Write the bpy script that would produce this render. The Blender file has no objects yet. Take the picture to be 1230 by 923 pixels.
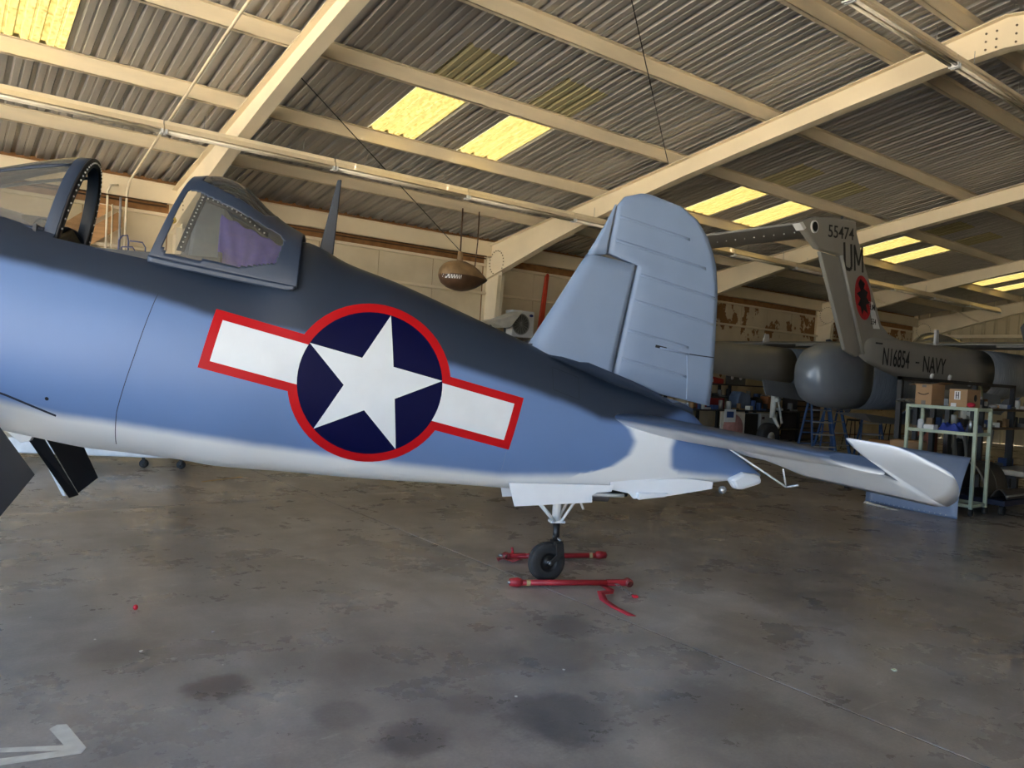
import bpy, bmesh, math, random
from mathutils import Vector, Matrix
random.seed(7)
R = math.radians
SC = bpy.context.scene
COL = SC.collection

# ------------------------------------------------------------------ camera
YAW, PITCH, ROLL, FPX, CAMH = 37.17, -0.95, 3.2, 931.0, 1.65
def cam_setup():
    y, p, r = R(YAW), R(PITCH), R(ROLL)
    fwd = Vector((math.sin(y)*math.cos(p), math.cos(y)*math.cos(p), math.sin(p)))
    right = Vector((math.cos(y), -math.sin(y), 0)); up = right.cross(fwd)
    r2 = right*math.cos(r) + up*math.sin(r); u2 = -right*math.sin(r) + up*math.cos(r)
    m = Matrix(((r2.x, u2.x, -fwd.x), (r2.y, u2.y, -fwd.y), (r2.z, u2.z, -fwd.z))).to_4x4()
    m.translation = Vector((0, 0, CAMH))
    cd = bpy.data.cameras.new('camera'); cd.sensor_fit = 'HORIZONTAL'; cd.sensor_width = 36.0
    cd.lens = FPX/1230*36.0; cd.clip_start = 0.05; cd.clip_end = 500
    co = bpy.data.objects.new('camera', cd); COL.objects.link(co); co.matrix_world = m
    SC.camera = co
cam_setup()

# ------------------------------------------------------------------ world, sun, exposure
SC.view_settings.view_transform = 'Standard'
SC.view_settings.look = 'None'
SC.view_settings.gamma = 1.0
SC.view_settings.use_curve_mapping = False
SC.view_settings.exposure = 3.0
W = bpy.data.worlds.new('world'); SC.world = W; W.use_nodes = True
nt = W.node_tree; nt.nodes.clear()
sky = nt.nodes.new('ShaderNodeTexSky'); sky.sky_type = 'HOSEK_WILKIE'
SUNDIR = Vector((0.30, -0.42, 0.86)).normalized()
sky.sun_direction = SUNDIR; sky.turbidity = 3.0; sky.ground_albedo = 0.35
bg = nt.nodes.new('ShaderNodeBackground'); bg.inputs['Strength'].default_value = 4.0
wo = nt.nodes.new('ShaderNodeOutputWorld')
nt.links.new(sky.outputs[0], bg.inputs[0]); nt.links.new(bg.outputs[0], wo.inputs[0])
sl = bpy.data.lights.new('sun_offscreen', 'SUN'); sl.energy = 12.0; sl.angle = R(0.6); sl.color = (1.0, 0.94, 0.85)
so = bpy.data.objects.new('sun_offscreen', sl); COL.objects.link(so)
so.rotation_euler = SUNDIR.to_track_quat('Z', 'Y').to_euler()
so.location = (-30, -30, 40)
def portal(name, loc, rot, sx, sy):
    l = bpy.data.lights.new(name, 'AREA'); l.shape = 'RECTANGLE'; l.size = sx; l.size_y = sy
    l.cycles.is_portal = True
    o = bpy.data.objects.new(name, l); COL.objects.link(o); o.location = loc; o.rotation_euler = rot
    return o
XD = -10.4      # open hangar end
portal('open_end_left_offscreen', (XD-0.1, 4.1, 2.6), (0, R(-90), 0), 5.2, 21.0)
portal('open_door_front_offscreen', (-5.6, -6.95, 2.1), (R(90), 0, 0), 6.0, 4.2)
try:
    SC.cycles.use_denoising = True
    SC.cycles.max_bounces = 10; SC.cycles.diffuse_bounces = 6; SC.cycles.glossy_bounces = 4
    SC.cycles.transmission_bounces = 8; SC.cycles.transparent_max_bounces = 12
    SC.cycles.sample_clamp_indirect = 6.0; SC.cycles.caustics_reflective = False; SC.cycles.caustics_refractive = False
except Exception:
    pass

# ------------------------------------------------------------------ helpers
def lin(c):
    return tuple(((v/255)/12.92 if v/255 <= 0.04045 else ((v/255+0.055)/1.055)**2.4) for v in c)
MATS = {}
def pm(name, rgb, rough=0.5, metal=0.0, var=0.12, scale=6.0, bump=0.0, coords='Object', spec=0.5, stretch=None):
    """painted / plain procedural surface with slight colour variation"""
    if name in MATS: return MATS[name]
    m = bpy.data.materials.new(name); m.use_nodes = True; t = m.node_tree
    b = t.nodes['Principled BSDF']
    c = lin(rgb)
    tc = t.nodes.new('ShaderNodeTexCoord'); mp = t.nodes.new('ShaderNodeMapping')
    if stretch: mp.inputs['Scale'].default_value = stretch
    nz = t.nodes.new('ShaderNodeTexNoise'); nz.inputs['Scale'].default_value = scale; nz.inputs['Detail'].default_value = 5
    t.links.new(tc.outputs[coords], mp.inputs[0]); t.links.new(mp.outputs[0], nz.inputs['Vector'])
    rp = t.nodes.new('ShaderNodeValToRGB')
    rp.color_ramp.elements[0].position = 0.3; rp.color_ramp.elements[1].position = 0.7
    rp.color_ramp.elements[0].color = (*[v*(1-var) for v in c], 1); rp.color_ramp.elements[1].color = (*[min(1, v*(1+var)) for v in c], 1)
    t.links.new(nz.outputs['Fac'], rp.inputs[0]); t.links.new(rp.outputs[0], b.inputs['Base Color'])
    b.inputs['Roughness'].default_value = rough; b.inputs['Metallic'].default_value = metal
    b.inputs['Specular IOR Level'].default_value = spec
    if bump:
        bp = t.nodes.new('ShaderNodeBump'); bp.inputs['Strength'].default_value = bump; bp.inputs['Distance'].default_value = 0.01
        t.links.new(nz.outputs['Fac'], bp.inputs['Height']); t.links.new(bp.outputs[0], b.inputs['Normal'])
    MATS[name] = m; return m
def glass(name, rgb, rough=0.03, alpha=0.12):
    if name in MATS: return MATS[name]
    m = bpy.data.materials.new(name); m.use_nodes = True; t = m.node_tree; t.nodes.clear()
    o = t.nodes.new('ShaderNodeOutputMaterial'); mx = t.nodes.new('ShaderNodeMixShader'); lw = t.nodes.new('ShaderNodeFresnel')
    lw.inputs['IOR'].default_value = 1.45
    tr = t.nodes.new('ShaderNodeBsdfTransparent'); tr.inputs[0].default_value = (*lin(rgb), 1)
    gl = t.nodes.new('ShaderNodeBsdfGlossy'); gl.inputs['Roughness'].default_value = rough
    df = t.nodes.new('ShaderNodeBsdfDiffuse'); df.inputs[0].default_value = (0.6, 0.58, 0.52, 1)
    m2 = t.nodes.new('ShaderNodeMixShader'); m2.inputs[0].default_value = alpha
    t.links.new(lw.outputs[0], mx.inputs[0]); t.links.new(tr.outputs[0], m2.inputs[1]); t.links.new(df.outputs[0], m2.inputs[2])
    t.links.new(m2.outputs[0], mx.inputs[1]); t.links.new(gl.outputs[0], mx.inputs[2]); t.links.new(mx.outputs[0], o.inputs[0])
    MATS[name] = m; return m

class MB:
    """collects verts / faces, then links one mesh object"""
    def __init__(s): s.v = []; s.f = []; s.sm = []
    def add(s, vs, fs, smooth=False):
        b = len(s.v); s.v += [tuple(v) for v in vs]; s.f += [tuple(b+i for i in f) for f in fs]; s.sm += [smooth]*len(fs); return s
    def box(s, a, b, mat=None):
        x0, y0, z0 = a; x1, y1, z1 = b
        x0, x1 = sorted((x0, x1)); y0, y1 = sorted((y0, y1)); z0, z1 = sorted((z0, z1))
        vs = [(x0,y0,z0),(x1,y0,z0),(x1,y1,z0),(x0,y1,z0),(x0,y0,z1),(x1,y0,z1),(x1,y1,z1),(x0,y1,z1)]
        if mat is not None: vs = [tuple(mat @ Vector(v)) for v in vs]
        return s.add(vs, [(3,2,1,0),(4,5,6,7),(0,1,5,4),(1,2,6,5),(2,3,7,6),(3,0,4,7)])
    def bar(s, p, q, w, h, up=(0, 0, 1)):
        p, q = Vector(p), Vector(q); d = (q-p); L = d.length; d.normalize(); up = Vector(up)
        if abs(d.dot(up)) > 0.98: up = Vector((1, 0, 0))
        x = d.cross(up).normalized(); y = x.cross(d)
        vs = [p+x*a+y*b for a, b in ((-w/2,-h/2),(w/2,-h/2),(w/2,h/2),(-w/2,h/2))] + [q+x*a+y*b for a, b in ((-w/2,-h/2),(w/2,-h/2),(w/2,h/2),(-w/2,h/2))]
        return s.add(vs, [(3,2,1,0),(4,5,6,7),(0,1,5,4),(1,2,6,5),(2,3,7,6),(3,0,4,7)])
    def tube(s, pts, r, n=8, caps=True, closed=False):
        pts = [Vector(p) for p in pts]; rs = r if isinstance(r, (list, tuple)) else [r]*len(pts)
        rings = []; prev = None
        for i, p in enumerate(pts):
            if closed: d = pts[(i+1) % len(pts)] - pts[i-1]
            else: d = pts[min(i+1, len(pts)-1)] - pts[max(i-1, 0)]
            d.normalize()
            if prev is None:
                up = Vector((0,0,1)) if abs(d.z) < 0.9 else Vector((1,0,0)); x = d.cross(up).normalized()
            else:
                x = (prev - d*prev.dot(d)).normalized()
            prev = x; y = d.cross(x)
            rings.append([p + (x*math.cos(2*math.pi*k/n)+y*math.sin(2*math.pi*k/n))*rs[i] for k in range(n)])
        vs = [v for r_ in rings for v in r_]; fs = []
        m = len(rings)
        for i in range(m if closed else m-1):
            j = (i+1) % m
            for k in range(n): fs.append((i*n+k, i*n+(k+1) % n, j*n+(k+1) % n, j*n+k))
        s.add(vs, fs, True)
        if caps and not closed:
            s.add(rings[0], [tuple(range(n-1, -1, -1))]); s.add(rings[-1], [tuple(range(n))])
        return s
    def lathe(s, prof, origin, axis, n=24, smooth=True):
        """prof: list of (t along axis, radius)"""
        o = Vector(origin); d = Vector(axis).normalized(); up = Vector((0,0,1)) if abs(d.z) < 0.9 else Vector((1,0,0))
        x = d.cross(up).normalized(); y = d.cross(x); vs = []; fs = []
        for t, r in prof:
            for k in range(n):
                a = 2*math.pi*k/n; vs.append(o + d*t + (x*math.cos(a)+y*math.sin(a))*max(r, 1e-4))
        for i in range(len(prof)-1):
            for k in range(n): fs.append((i*n+k, (i+1)*n+k, (i+1)*n+(k+1) % n, i*n+(k+1) % n))
        return s.add(vs, fs, smooth)
    def prism(s, poly, dirv, thick, smooth=False):
        """closed polygon of 3d points, extruded symmetric along dirv"""
        d = Vector(dirv).normalized()*thick/2; n = len(poly); ps = [Vector(p) for p in poly]
        vs = [p+d for p in ps]+[p-d for p in ps]
        fs = [tuple(range(n)), tuple(range(2*n-1, n-1, -1))]+[(i, n+i, n+(i+1) % n, (i+1) % n) for i in range(n)]
        return s.add(vs, fs, smooth)
    def sphere(s, c, r, n=10, m=6, scale=(1,1,1)):
        prof = []
        c = Vector(c); vs = []; fs = []
        for i in range(m+1):
            ph = math.pi*i/m
            for k in range(n):
                a = 2*math.pi*k/n
                vs.append(c+Vector((math.sin(ph)*math.cos(a)*r*scale[0], math.sin(ph)*math.sin(a)*r*scale[1], math.cos(ph)*r*scale[2])))
        for i in range(m):
            for k in range(n): fs.append((i*n+k, (i+1)*n+k, (i+1)*n+(k+1) % n, i*n+(k+1) % n))
        return s.add(vs, fs, True)
    def grid(s, fn, nu, nv, smooth=True, skip=None):
        vs = [fn(i/nu, j/nv) for i in range(nu+1) for j in range(nv+1)]; fs = []
        for i in range(nu):
            for j in range(nv):
                if skip and skip((i+.5)/nu, (j+.5)/nv): continue
                a = i*(nv+1)+j; fs.append((a, a+nv+1, a+nv+2, a+1))
        return s.add(vs, fs, smooth)
    def mesh(s, name, mat):
        me = bpy.data.meshes.new(name); me.from_pydata(s.v, [], s.f)
        me.polygons.foreach_set('use_smooth', s.sm); 
        if mat is not None: me.materials.append(mat)
        me.update(); return me
    def build(s, name, mat, parent=None, bevel=0.0, solid=0.0, weld=True, recalc=True):
        me = s.mesh(name, mat)
        if weld or recalc:
            bm = bmesh.new(); bm.from_mesh(me)
            if weld: bmesh.ops.remove_doubles(bm, verts=bm.verts, dist=1e-5)
            if recalc: bmesh.ops.recalc_face_normals(bm, faces=bm.faces)
            bm.to_mesh(me); bm.free()
        o = bpy.data.objects.new(name, me); COL.objects.link(o)
        if parent is not None: o.parent = parent
        if solid:
            md = o.modifiers.new('solid', 'SOLIDIFY'); md.thickness = solid; md.offset = 0
        if bevel:
            md = o.modifiers.new('bevel', 'BEVEL'); md.width = bevel; md.segments = 2; md.limit_method = 'ANGLE'; md.angle_limit = R(40)
        return o
def tag(o, label, cat, group=None):
    o['label'] = label; o['category'] = cat
    if group: o['group'] = group
    return o
def thing(name, label, cat, loc=(0,0,0), rotz=0.0, group=None):
    o = bpy.data.objects.new(name, None); o.empty_display_size = 0.2; COL.objects.link(o)
    o.location = loc; o.rotation_euler = (0, 0, rotz)
    return tag(o, label, cat, group)
def struct(name, label=None):
    o = bpy.data.objects.new(name, None); COL.objects.link(o); o['kind'] = 'structure'
    if label: o['label'] = label
    return o
def share(name, me, parent, loc=(0,0,0), rot=(0,0,0)):
    o = bpy.data.objects.new(name, me); COL.objects.link(o); o.parent = parent; o.location = loc; o.rotation_euler = rot; return o
def copy_tree(o, parent=None, loc=None, rotz=None):
    c = o.copy(); COL.objects.link(c)
    if parent is not None: c.parent = parent
    if loc is not None: c.location = loc
    if rotz is not None: c.rotation_euler = (0, 0, rotz)
    for ch in list(o.children): copy_tree(ch, c)
    return c
def text_mesh(body, size, sx=1.0, thick=0.002):
    cu = bpy.data.curves.new('txt', 'FONT'); cu.body = body; cu.size = size; cu.extrude = thick; cu.align_x = 'LEFT'
    cu.offset = size*0.004
    ob = bpy.data.objects.new('txt', cu); COL.objects.link(ob)
    dg = bpy.context.evaluated_depsgraph_get(); me = bpy.data.meshes.new_from_object(ob.evaluated_get(dg))
    bpy.data.objects.remove(ob); bpy.data.curves.remove(cu)
    for v in me.vertices: v.co.x *= sx
    return me
def interp(pts, x):
    if x <= pts[0][0]: return pts[0][1]
    for (a, b), (c, d) in zip(pts, pts[1:]):
        if x <= c: return b+(d-b)*(x-a)/(c-a)
    return pts[-1][1]
def smooth_interp(pts, x):
    """monotone-ish catmull-rom"""
    n = len(pts)
    if x <= pts[0][0]: return pts[0][1]
    if x >= pts[-1][0]: return pts[-1][1]
    for i in range(n-1):
        if pts[i][0] <= x <= pts[i+1][0]:
            x0, y0 = pts[max(i-1,0)]; x1, y1 = pts[i]; x2, y2 = pts[i+1]; x3, y3 = pts[min(i+2,n-1)]
            h = x2-x1; t = (x-x1)/h
            m1 = (y2-y0)/(x2-x0) if x2 != x0 else 0; m2 = (y3-y1)/(x3-x1) if x3 != x1 else 0
            return (2*t**3-3*t**2+1)*y1+(t**3-2*t**2+t)*h*m1+(-2*t**3+3*t**2)*y2+(t**3-t**2)*h*m2

# common materials
cream = pm('cream_paint', (228, 214, 186), 0.55, var=0.06, scale=1.5)
cream2 = pm('cream_purlin_paint', (228, 214, 186), 0.55, var=0.10, scale=2.5, stretch=(0.3, 2, 2))
galv = pm('galvanised_sheet', (178, 174, 168), 0.42, metal=0.35, var=0.10, scale=2.0, stretch=(3, 0.4, 1))
wallpaint = None
black = pm('black_paint', (18, 18, 20), 0.45, var=0.2)
white = pm('white_paint', (222, 224, 226), 0.4, var=0.04)
steel = pm('worn_steel', (150, 150, 150), 0.35, metal=0.9, var=0.1)
rubber = pm('rubber', (44, 44, 45), 0.75, var=0.25, scale=20)
rust = pm('rusty_brown', (92, 66, 44), 0.8, var=0.3, scale=9)

# ------------------------------------------------------------------ floor
def floor_material():
    m = bpy.data.materials.new('stained_concrete'); m.use_nodes = True; t = m.node_tree; b = t.nodes['Principled BSDF']
    N, L = t.nodes.new, t.links.new
    tc = N('ShaderNodeTexCoord')
    def noise(scale, detail=6, rough=0.6, st=(1,1,1), off=(0,0,0), dist=0.0):
        mp = N('ShaderNodeMapping'); mp.inputs['Scale'].default_value = st; mp.inputs['Location'].default_value = off
        n = N('ShaderNodeTexNoise'); n.inputs['Scale'].default_value = scale; n.inputs['Detail'].default_value = detail
        n.inputs['Roughness'].default_value = rough; n.inputs['Distortion'].default_value = dist
        L(tc.outputs['Object'], mp.inputs[0]); L(mp.outputs[0], n.inputs['Vector']); return n.outputs['Fac']
    def ramp(f, a, b_, ca, cb):
        r = N('ShaderNodeValToRGB'); e = r.color_ramp.elements; e[0].position = a; e[1].position = b_; e[0].color = (*ca, 1); e[1].color = (*cb, 1)
        L(f, r.inputs[0]); return r.outputs[0]
    def mix(f, c1, c2, mode='MIX'):
        x = N('ShaderNodeMix'); x.data_type = 'RGBA'; x.blend_type = mode
        if isinstance(f, float): x.inputs[0].default_value = f
        else: L(f, x.inputs[0])
        for sck, c in ((x.inputs[6], c1), (x.inputs[7], c2)):
            if isinstance(c, tuple): sck.default_value = (*c, 1)
            else: L(c, sck)
        return x.outputs[2]
    base = ramp(noise(0.45, 8, 0.62, dist=0.4), 0.34, 0.68, lin((148, 146, 143)), lin((196, 193, 188)))
    warm = ramp(noise(0.28, 5, 0.6, off=(9, 3, 0)), 0.42, 0.7, (1, 1, 1), (1.0, 0.95, 0.89))
    col = mix(1.0, base, warm, 'MULTIPLY')
    med = ramp(noise(2.2, 6, 0.6, dist=0.3), 0.34, 0.64, (0.74, 0.73, 0.72), (1.06, 1.06, 1.06))
    col = mix(1.0, col, med, 'MULTIPLY')
    streak = ramp(noise(2.0, 6, 0.6, st=(1.6, 0.35, 1), off=(2, 7, 0), dist=0.6), 0.42, 0.80, (1, 1, 1), (0.70, 0.68, 0.66))
    col = mix(0.7, col, streak, 'MULTIPLY')
    scr = ramp(noise(7, 9, 0.8, st=(0.4, 1.3, 1), off=(5, 1, 0), dist=0.4), 0.58, 0.85, (0, 0, 0), (1, 1, 1))
    col = mix(scr, col, lin((222, 220, 214)))
    fine = ramp(noise(60, 3, 0.6), 0.3, 0.7, (0.9, 0.9, 0.9), (1.08, 1.08, 1.08))
    col = mix(1.0, col, fine, 'MULTIPLY')
    # oil spots with their own places
    wob = noise(5.0, 6, 0.7)
    for (x, y, r, c, k) in ((1.79, 2.92, .16, (62,60,58), .62), (2.48, 2.76, .26, (58,56,54), .6), (2.2, 3.1, .12, (66,64,62), .5), (1.21, 3.87, .15, (80,64,58), .6), (3.44, 3.75, .17, (62,66,76), .55),
                           (3.0, 3.4, .3, (84,82,78), .45), (3.3, 2.4, .35, (80,78,74), .4), (1.6, 3.3, .14, (78,76,74), .4), (4.5, 3.1, .35, (80,70,60), .4),
                           (0.9, 4.6, .2, (88,86,82), .4), (1.5, 2.6, .15, (80,78,76), .5), (5.6, 3.2, .5, (84,74,64), .4)):
        vd = N('ShaderNodeVectorMath'); vd.operation = 'DISTANCE'; vd.inputs[1].default_value = (x, y, 0); L(tc.outputs['Object'], vd.inputs[0])
        ad = N('ShaderNodeMath'); ad.operation = 'MULTIPLY_ADD'; ad.inputs[1].default_value = r*1.6; L(wob, ad.inputs[0]); L(vd.outputs['Value'], ad.inputs[2])
        mr = N('ShaderNodeMapRange'); mr.interpolation_type = 'SMOOTHSTEP'; mr.inputs[1].default_value = r*1.5; mr.inputs[2].default_value = r*2.15
        mr.inputs[3].default_value = k; mr.inputs[4].default_value = 0; L(ad.outputs[0], mr.inputs[0])
        col = mix(mr.outputs[0], col, lin(c))
    L(col, b.inputs['Base Color'])
    rr = N('ShaderNodeMapRange'); rr.inputs[1].default_value = .3; rr.inputs[2].default_value = .7; rr.inputs[3].default_value = 0.20; rr.inputs[4].default_value = 0.40
    L(noise(1.4, 8, 0.7, off=(4, 4, 0)), rr.inputs[0]); L(rr.outputs[0], b.inputs['Roughness'])
    bp = N('ShaderNodeBump'); bp.inputs['Strength'].default_value = 0.12; bp.inputs['Distance'].default_value = 0.01
    L(noise(18, 5, 0.6), bp.inputs['Height']); L(bp.outputs[0], b.inputs['Normal'])
    b.inputs['Specular IOR Level'].default_value = 0.55
    return m
XE, YB, YF, YR = 31.2, 15.0, -6.8, 4.1        # end wall, back wall, front wall, ridge
FLOOR = struct('floor', 'stained grey brown concrete hangar floor with a sawn joint')
fm = floor_material()
def slab(x0, x1, y0, y1):
    MB().box((x0, y0, -0.15), (x1, y1, 0.0)).build('slab', fm, FLOOR)
g = 0.009
for x0, x1 in ((XD, 3.85-g), (3.85+g, XE)):
    for y0, y1 in ((YF-.2, 8.8-g*.6), (8.8+g*.6, YB+.1)):
        slab(x0, x1, y0, y1)
jm = pm('joint_filler', (34, 32, 30), 0.9, var=0.3, scale=4)
MB().box((XD, YF-.2, -0.16), (XE, YB+.1, -0.006)).build('joint_filler', jm, FLOOR)
# white flecks of old sealant in the joint
fl = MB()
for i in range(60):
    y = random.uniform(0.8, 8.0); w = random.uniform(.002, .005); l = random.uniform(.01, .07)
    x = 3.85+random.uniform(-.006, .006)
    fl.add([(x-w, y, .0012), (x+w, y, .0012), (x+w*.6, y+l, .0012), (x-w*.8, y+l, .0012)], [(0,1,2,3)])
o = fl.build('sealant_fleck', pm('old_sealant', (176, 172, 164), .8), FLOOR, weld=False, recalc=False); o['kind'] = 'stuff'
# painted arrow on the floor
pw = pm('worn_floor_paint', (226, 228, 222), 0.6, var=0.14, scale=14)
def floor_patch(name, poly, mat, z=.0015):
    return MB().add([(x, y, z) for x, y in poly], [tuple(range(len(poly)))]).build(name, mat, FLOOR, recalc=False, weld=False)
floor_patch('painted_arrow', [(.560, 3.49), (.585, 3.535), (.548, 3.80), (.512, 3.815), (.480, 3.785), (.512, 3.60), (.30, 3.70), (.05, 3.84), (.03, 3.80), (.30, 3.655), (.500, 3.555), (.3, 3.602), (.02, 3.70), (.0, 3.66), (.28, 3.545)], pw)
floor_patch('painted_stroke', [(1.55, 7.42), (1.83, 7.47), (1.83, 7.53), (1.55, 7.46)], pm('faded_floor_paint', (168, 164, 152), .7, var=.3, scale=20))
floor_patch('painted_stroke', [(1.86, 7.36), (2.13, 7.55), (2.20, 7.58), (2.15, 7.63), (1.99, 7.55), (1.84, 7.41)], pm('faded_floor_paint', (168, 164, 152), .7))
floor_patch('painted_stroke', [(2.9, 10.28), (3.5, 10.55), (3.5, 10.63), (2.9, 10.36)], pm('faded_yellow_paint', (186, 160, 110), .7))

# ------------------------------------------------------------------ outside
apron = MB().box((-90, -90, -0.4), (90, 120, -0.16)).build('ground_apron', pm('sunlit_concrete', (200, 190, 172), 0.9, var=.08, scale=.6))
apron['kind'] = 'structure'; apron['label'] = 'pale concrete apron outside the hangar'

# ------------------------------------------------------------------ roof
FR = [XD, -3.44, 3.49, 10.42, 17.35, 24.28, XE-.08]
ZR = 6.33                       # rafter top at ridge
def zt(y): return ZR - abs(y-YR)/6.0
CEIL = struct('ceiling', 'corrugated metal hangar roof on cream steel frames')
PUR_Y = [4.55, 5.45, 7.44, 9.35, 11.28, 13.22]
PH = 0.20
def roof_prof():
    """corrugation across one 0.8 m sheet: list of (x, z)"""
    p = []; pitch = .83/3
    for k in range(3):
        x = k*pitch
        p += [(x, 0), (x+.020, .040), (x+.068, .040), (x+.088, 0), (x+.160, 0), (x+.170, .010), (x+.190, .010), (x+.200, 0)]
    p.append((.83, 0)); return p
PROF = roof_prof()
def sheet(y0, y1, dz=0.0, w=1.0):
    m = MB(); sgn = 1 if y0 >= YR else -1
    za = zt(y0)+PH+.004+dz; zb = zt(y1)+PH+.004+dz
    vs = [(x*w, y0, z+za) for x, z in PROF]+[(x*w, y1, z+zb) for x, z in PROF]; n = len(PROF)
    m.add(vs, [(i, i+1, n+i+1, n+i) for i in range(n-1)])
    return m
def sky_mat():
    m = bpy.data.materials.new('yellowed_fibreglass'); m.use_nodes = True; t = m.node_tree; t.nodes.clear()
    o = t.nodes.new('ShaderNodeOutputMaterial'); tr = t.nodes.new('ShaderNodeBsdfTranslucent'); df = t.nodes.new('ShaderNodeBsdfDiffuse'); mx = t.nodes.new('ShaderNodeMixShader')
    tc = t.nodes.new('ShaderNodeTexCoord'); nz = t.nodes.new('ShaderNodeTexNoise'); nz.inputs['Scale'].default_value = 22; nz.inputs['Detail'].default_value = 4
    rp = t.nodes.new('ShaderNodeValToRGB'); rp.color_ramp.elements[0].position = .35; rp.color_ramp.elements[1].position = .65
    rp.color_ramp.elements[0].color = (.060, .040, .009, 1); rp.color_ramp.elements[1].color = (.13, .098, .032, 1)
    t.links.new(tc.outputs['Object'], nz.inputs['Vector']); t.links.new(nz.outputs['Fac'], rp.inputs[0]); t.links.new(rp.outputs[0], tr.inputs[0])
    df.inputs[0].default_value = (.80, .72, .42, 1); mx.inputs[0].default_value = .5
    t.links.new(tr.outputs[0], mx.inputs[1]); t.links.new(df.outputs[0], mx.inputs[2]); t.links.new(mx.outputs[0], o.inputs[0]); return m
skm = sky_mat()
me_up = sheet(YR+.02, 9.40).mesh('roof_panel', galv); me_dn = sheet(9.30, YB+.15, -.004).mesh('roof_panel', galv)
me_mid = sheet(11.22, YB+.15, -.004).mesh('roof_panel', galv)
me_f1 = sheet(-1.2, YR-.02).mesh('roof_panel', galv); me_f2 = sheet(YF-.1, -1.1, -.004).mesh('roof_panel', galv)
me_sk = sheet(8.45, 11.30, -.010).mesh('skylight_panel', skm)
x = XD; i = 0
SKY_X = []
NP = int((XE-XD)/.8)+1
off = (5.40-XD) % .83
x = XD+off-.83
slots = {}
while x < XE-.05:
    slots[round(x, 3)] = None; x += .83
def near(xx): return min(slots, key=lambda s: abs(s-xx))
SKY = {near(v) for v in (5.40, 7.06, -1.24, .42, 12.87, 14.53, 19.51, 21.17, 26.98, 28.64)}
for xs in slots:
    share('roof_panel', me_up, CEIL, (xs, 0, 0))
    if xs in SKY:
        share('roof_panel', me_mid, CEIL, (xs, 0, 0)); share('skylight_panel', me_sk, CEIL, (xs, 0, 0))
    else:
        share('roof_panel', me_dn, CEIL, (xs, 0, 0))
    share('roof_panel', me_f1, CEIL, (xs, 0, 0)); share('roof_panel', me_f2, CEIL, (xs, 0, 0))
# ridge cap
MB().add([(XD-.5, YR-.3, zt(YR-.3)+PH+.05), (XE, YR-.3, zt(YR-.3)+PH+.05), (XE, YR, ZR+PH+.06), (XD-.5, YR, ZR+PH+.06), (XE, YR+.3, zt(YR+.3)+PH+.05), (XD-.5, YR+.3, zt(YR+.3)+PH+.05)], [(0,1,2,3), (3,2,4,5)]).build('ridge_cap', galv, CEIL)
# purlins: Z sections, one length per bay
def purlin(x0, x1, y):
    z = zt(y); m = MB()
    m.box((x0, y-.004, z), (x1, y+.004, z+PH)); m.box((x0, y-.004, z), (x1, y+.065, z+.006)); m.box((x0, y-.065, z+PH-.006), (x1, y+.004, z+PH))
    return m
for y in PUR_Y+[2*YR-v for v in PUR_Y]+[-7.0+.2]:
    for a, b in zip(FR, FR[1:]):
        purlin(a, b, y).build('purlin', cream2, CEIL)
# eave strut
for a, b in zip(FR, FR[1:]):
    m = MB(); m.box((a, 14.80, 4.30), (b, 14.84, 4.60)); m.box((a, 14.76, 4.28), (b, 14.90, 4.30)); m.box((a, 14.76, 4.60), (b, 14.90, 4.615))
    m.build('eave_strut', cream, CEIL)
# rafters (tapered I sections)
def zbot(y):
    d = abs(y-YR); return zt(y) - smooth_interp([(0, .40), (.8, .33), (4.5, .30), (6.5, .36), (8.5, .50), (10.2, .70), (10.9, .78)], d)
def rafter(xc, web=True):
    m = MB()
    ys = [YR+d for d in (0, .8, 2, 3.5, 5, 6.2, 7.4, 8.6, 9.6, 10.2, 10.75)]
    for side in (1, -1):
        yy = [YR+side*(v-YR) for v in ys]
        for a, b in zip(yy, yy[1:]):
            ta, tb, ba, bb = zt(a), zt(b), zbot(a), zbot(b)
            def q(x0, x1, l): 
                p = [(x0, a, l[0]), (x1, a, l[0]), (x1, a, l[1]), (x0, a, l[1]), (x0, b, l[2]), (x1, b, l[2]), (x1, b, l[3]), (x0, b, l[3])]
                m.add(p, [(0,1,2,3), (7,6,5,4), (0,4,5,1), (1,5,6,2), (2,6,7,3), (3,7,4,0)])
            q(xc-.006, xc+.006, (ba, ta, bb, tb)); q(xc-.09, xc+.09, (ba-.014, ba, bb-.014, bb)); q(xc-.09, xc+.09, (ta-.014, ta, tb-.014, tb))
    return m
bolt_me = MB().lathe([(0, .014), (.012, .014), (.014, .008), (.014, 0)], (0,0,0), (-1,0,0), 6, False).mesh('bolt', pm('bolt_steel', (96, 84, 64), .6))
for k, xc in enumerate(FR):
    rf = rafter(xc).build('rafter', cream, CEIL)
    # bolted ridge plate
    if 0 <= k <= 5:
        for sd in (1, -1):
            pass
        pl = MB(); pl.box((xc-.02, YR-.30, ZR-.42), (xc-.006, YR+.34, ZR-.08)); po = pl.build('splice_plate', cream, rf, bevel=.003)
        for yy in (-.22, -.1, .12, .24):
            for zz in (-.35, -.25, -.15):
                share('bolt', bolt_me, rf, (xc-.02, YR+yy, ZR+zz))
    # knee bolts in a ring
    for s2 in ((YB-.42, 1),):
        for j in range(22):
            a = 2*math.pi*j/22
            share('bolt', bolt_me, rf, (xc-.006, s2[0]+.27*math.cos(a), 4.13+.27*math.sin(a)))
# flange braces
for xc in FR[5:]:
    MB().bar((xc-.02, 12.6, zbot(12.6)+.03), (xc-.75, 13.2, zt(13.2)+.04), .05, .05).build('flange_brace', cream, CEIL)

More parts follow.
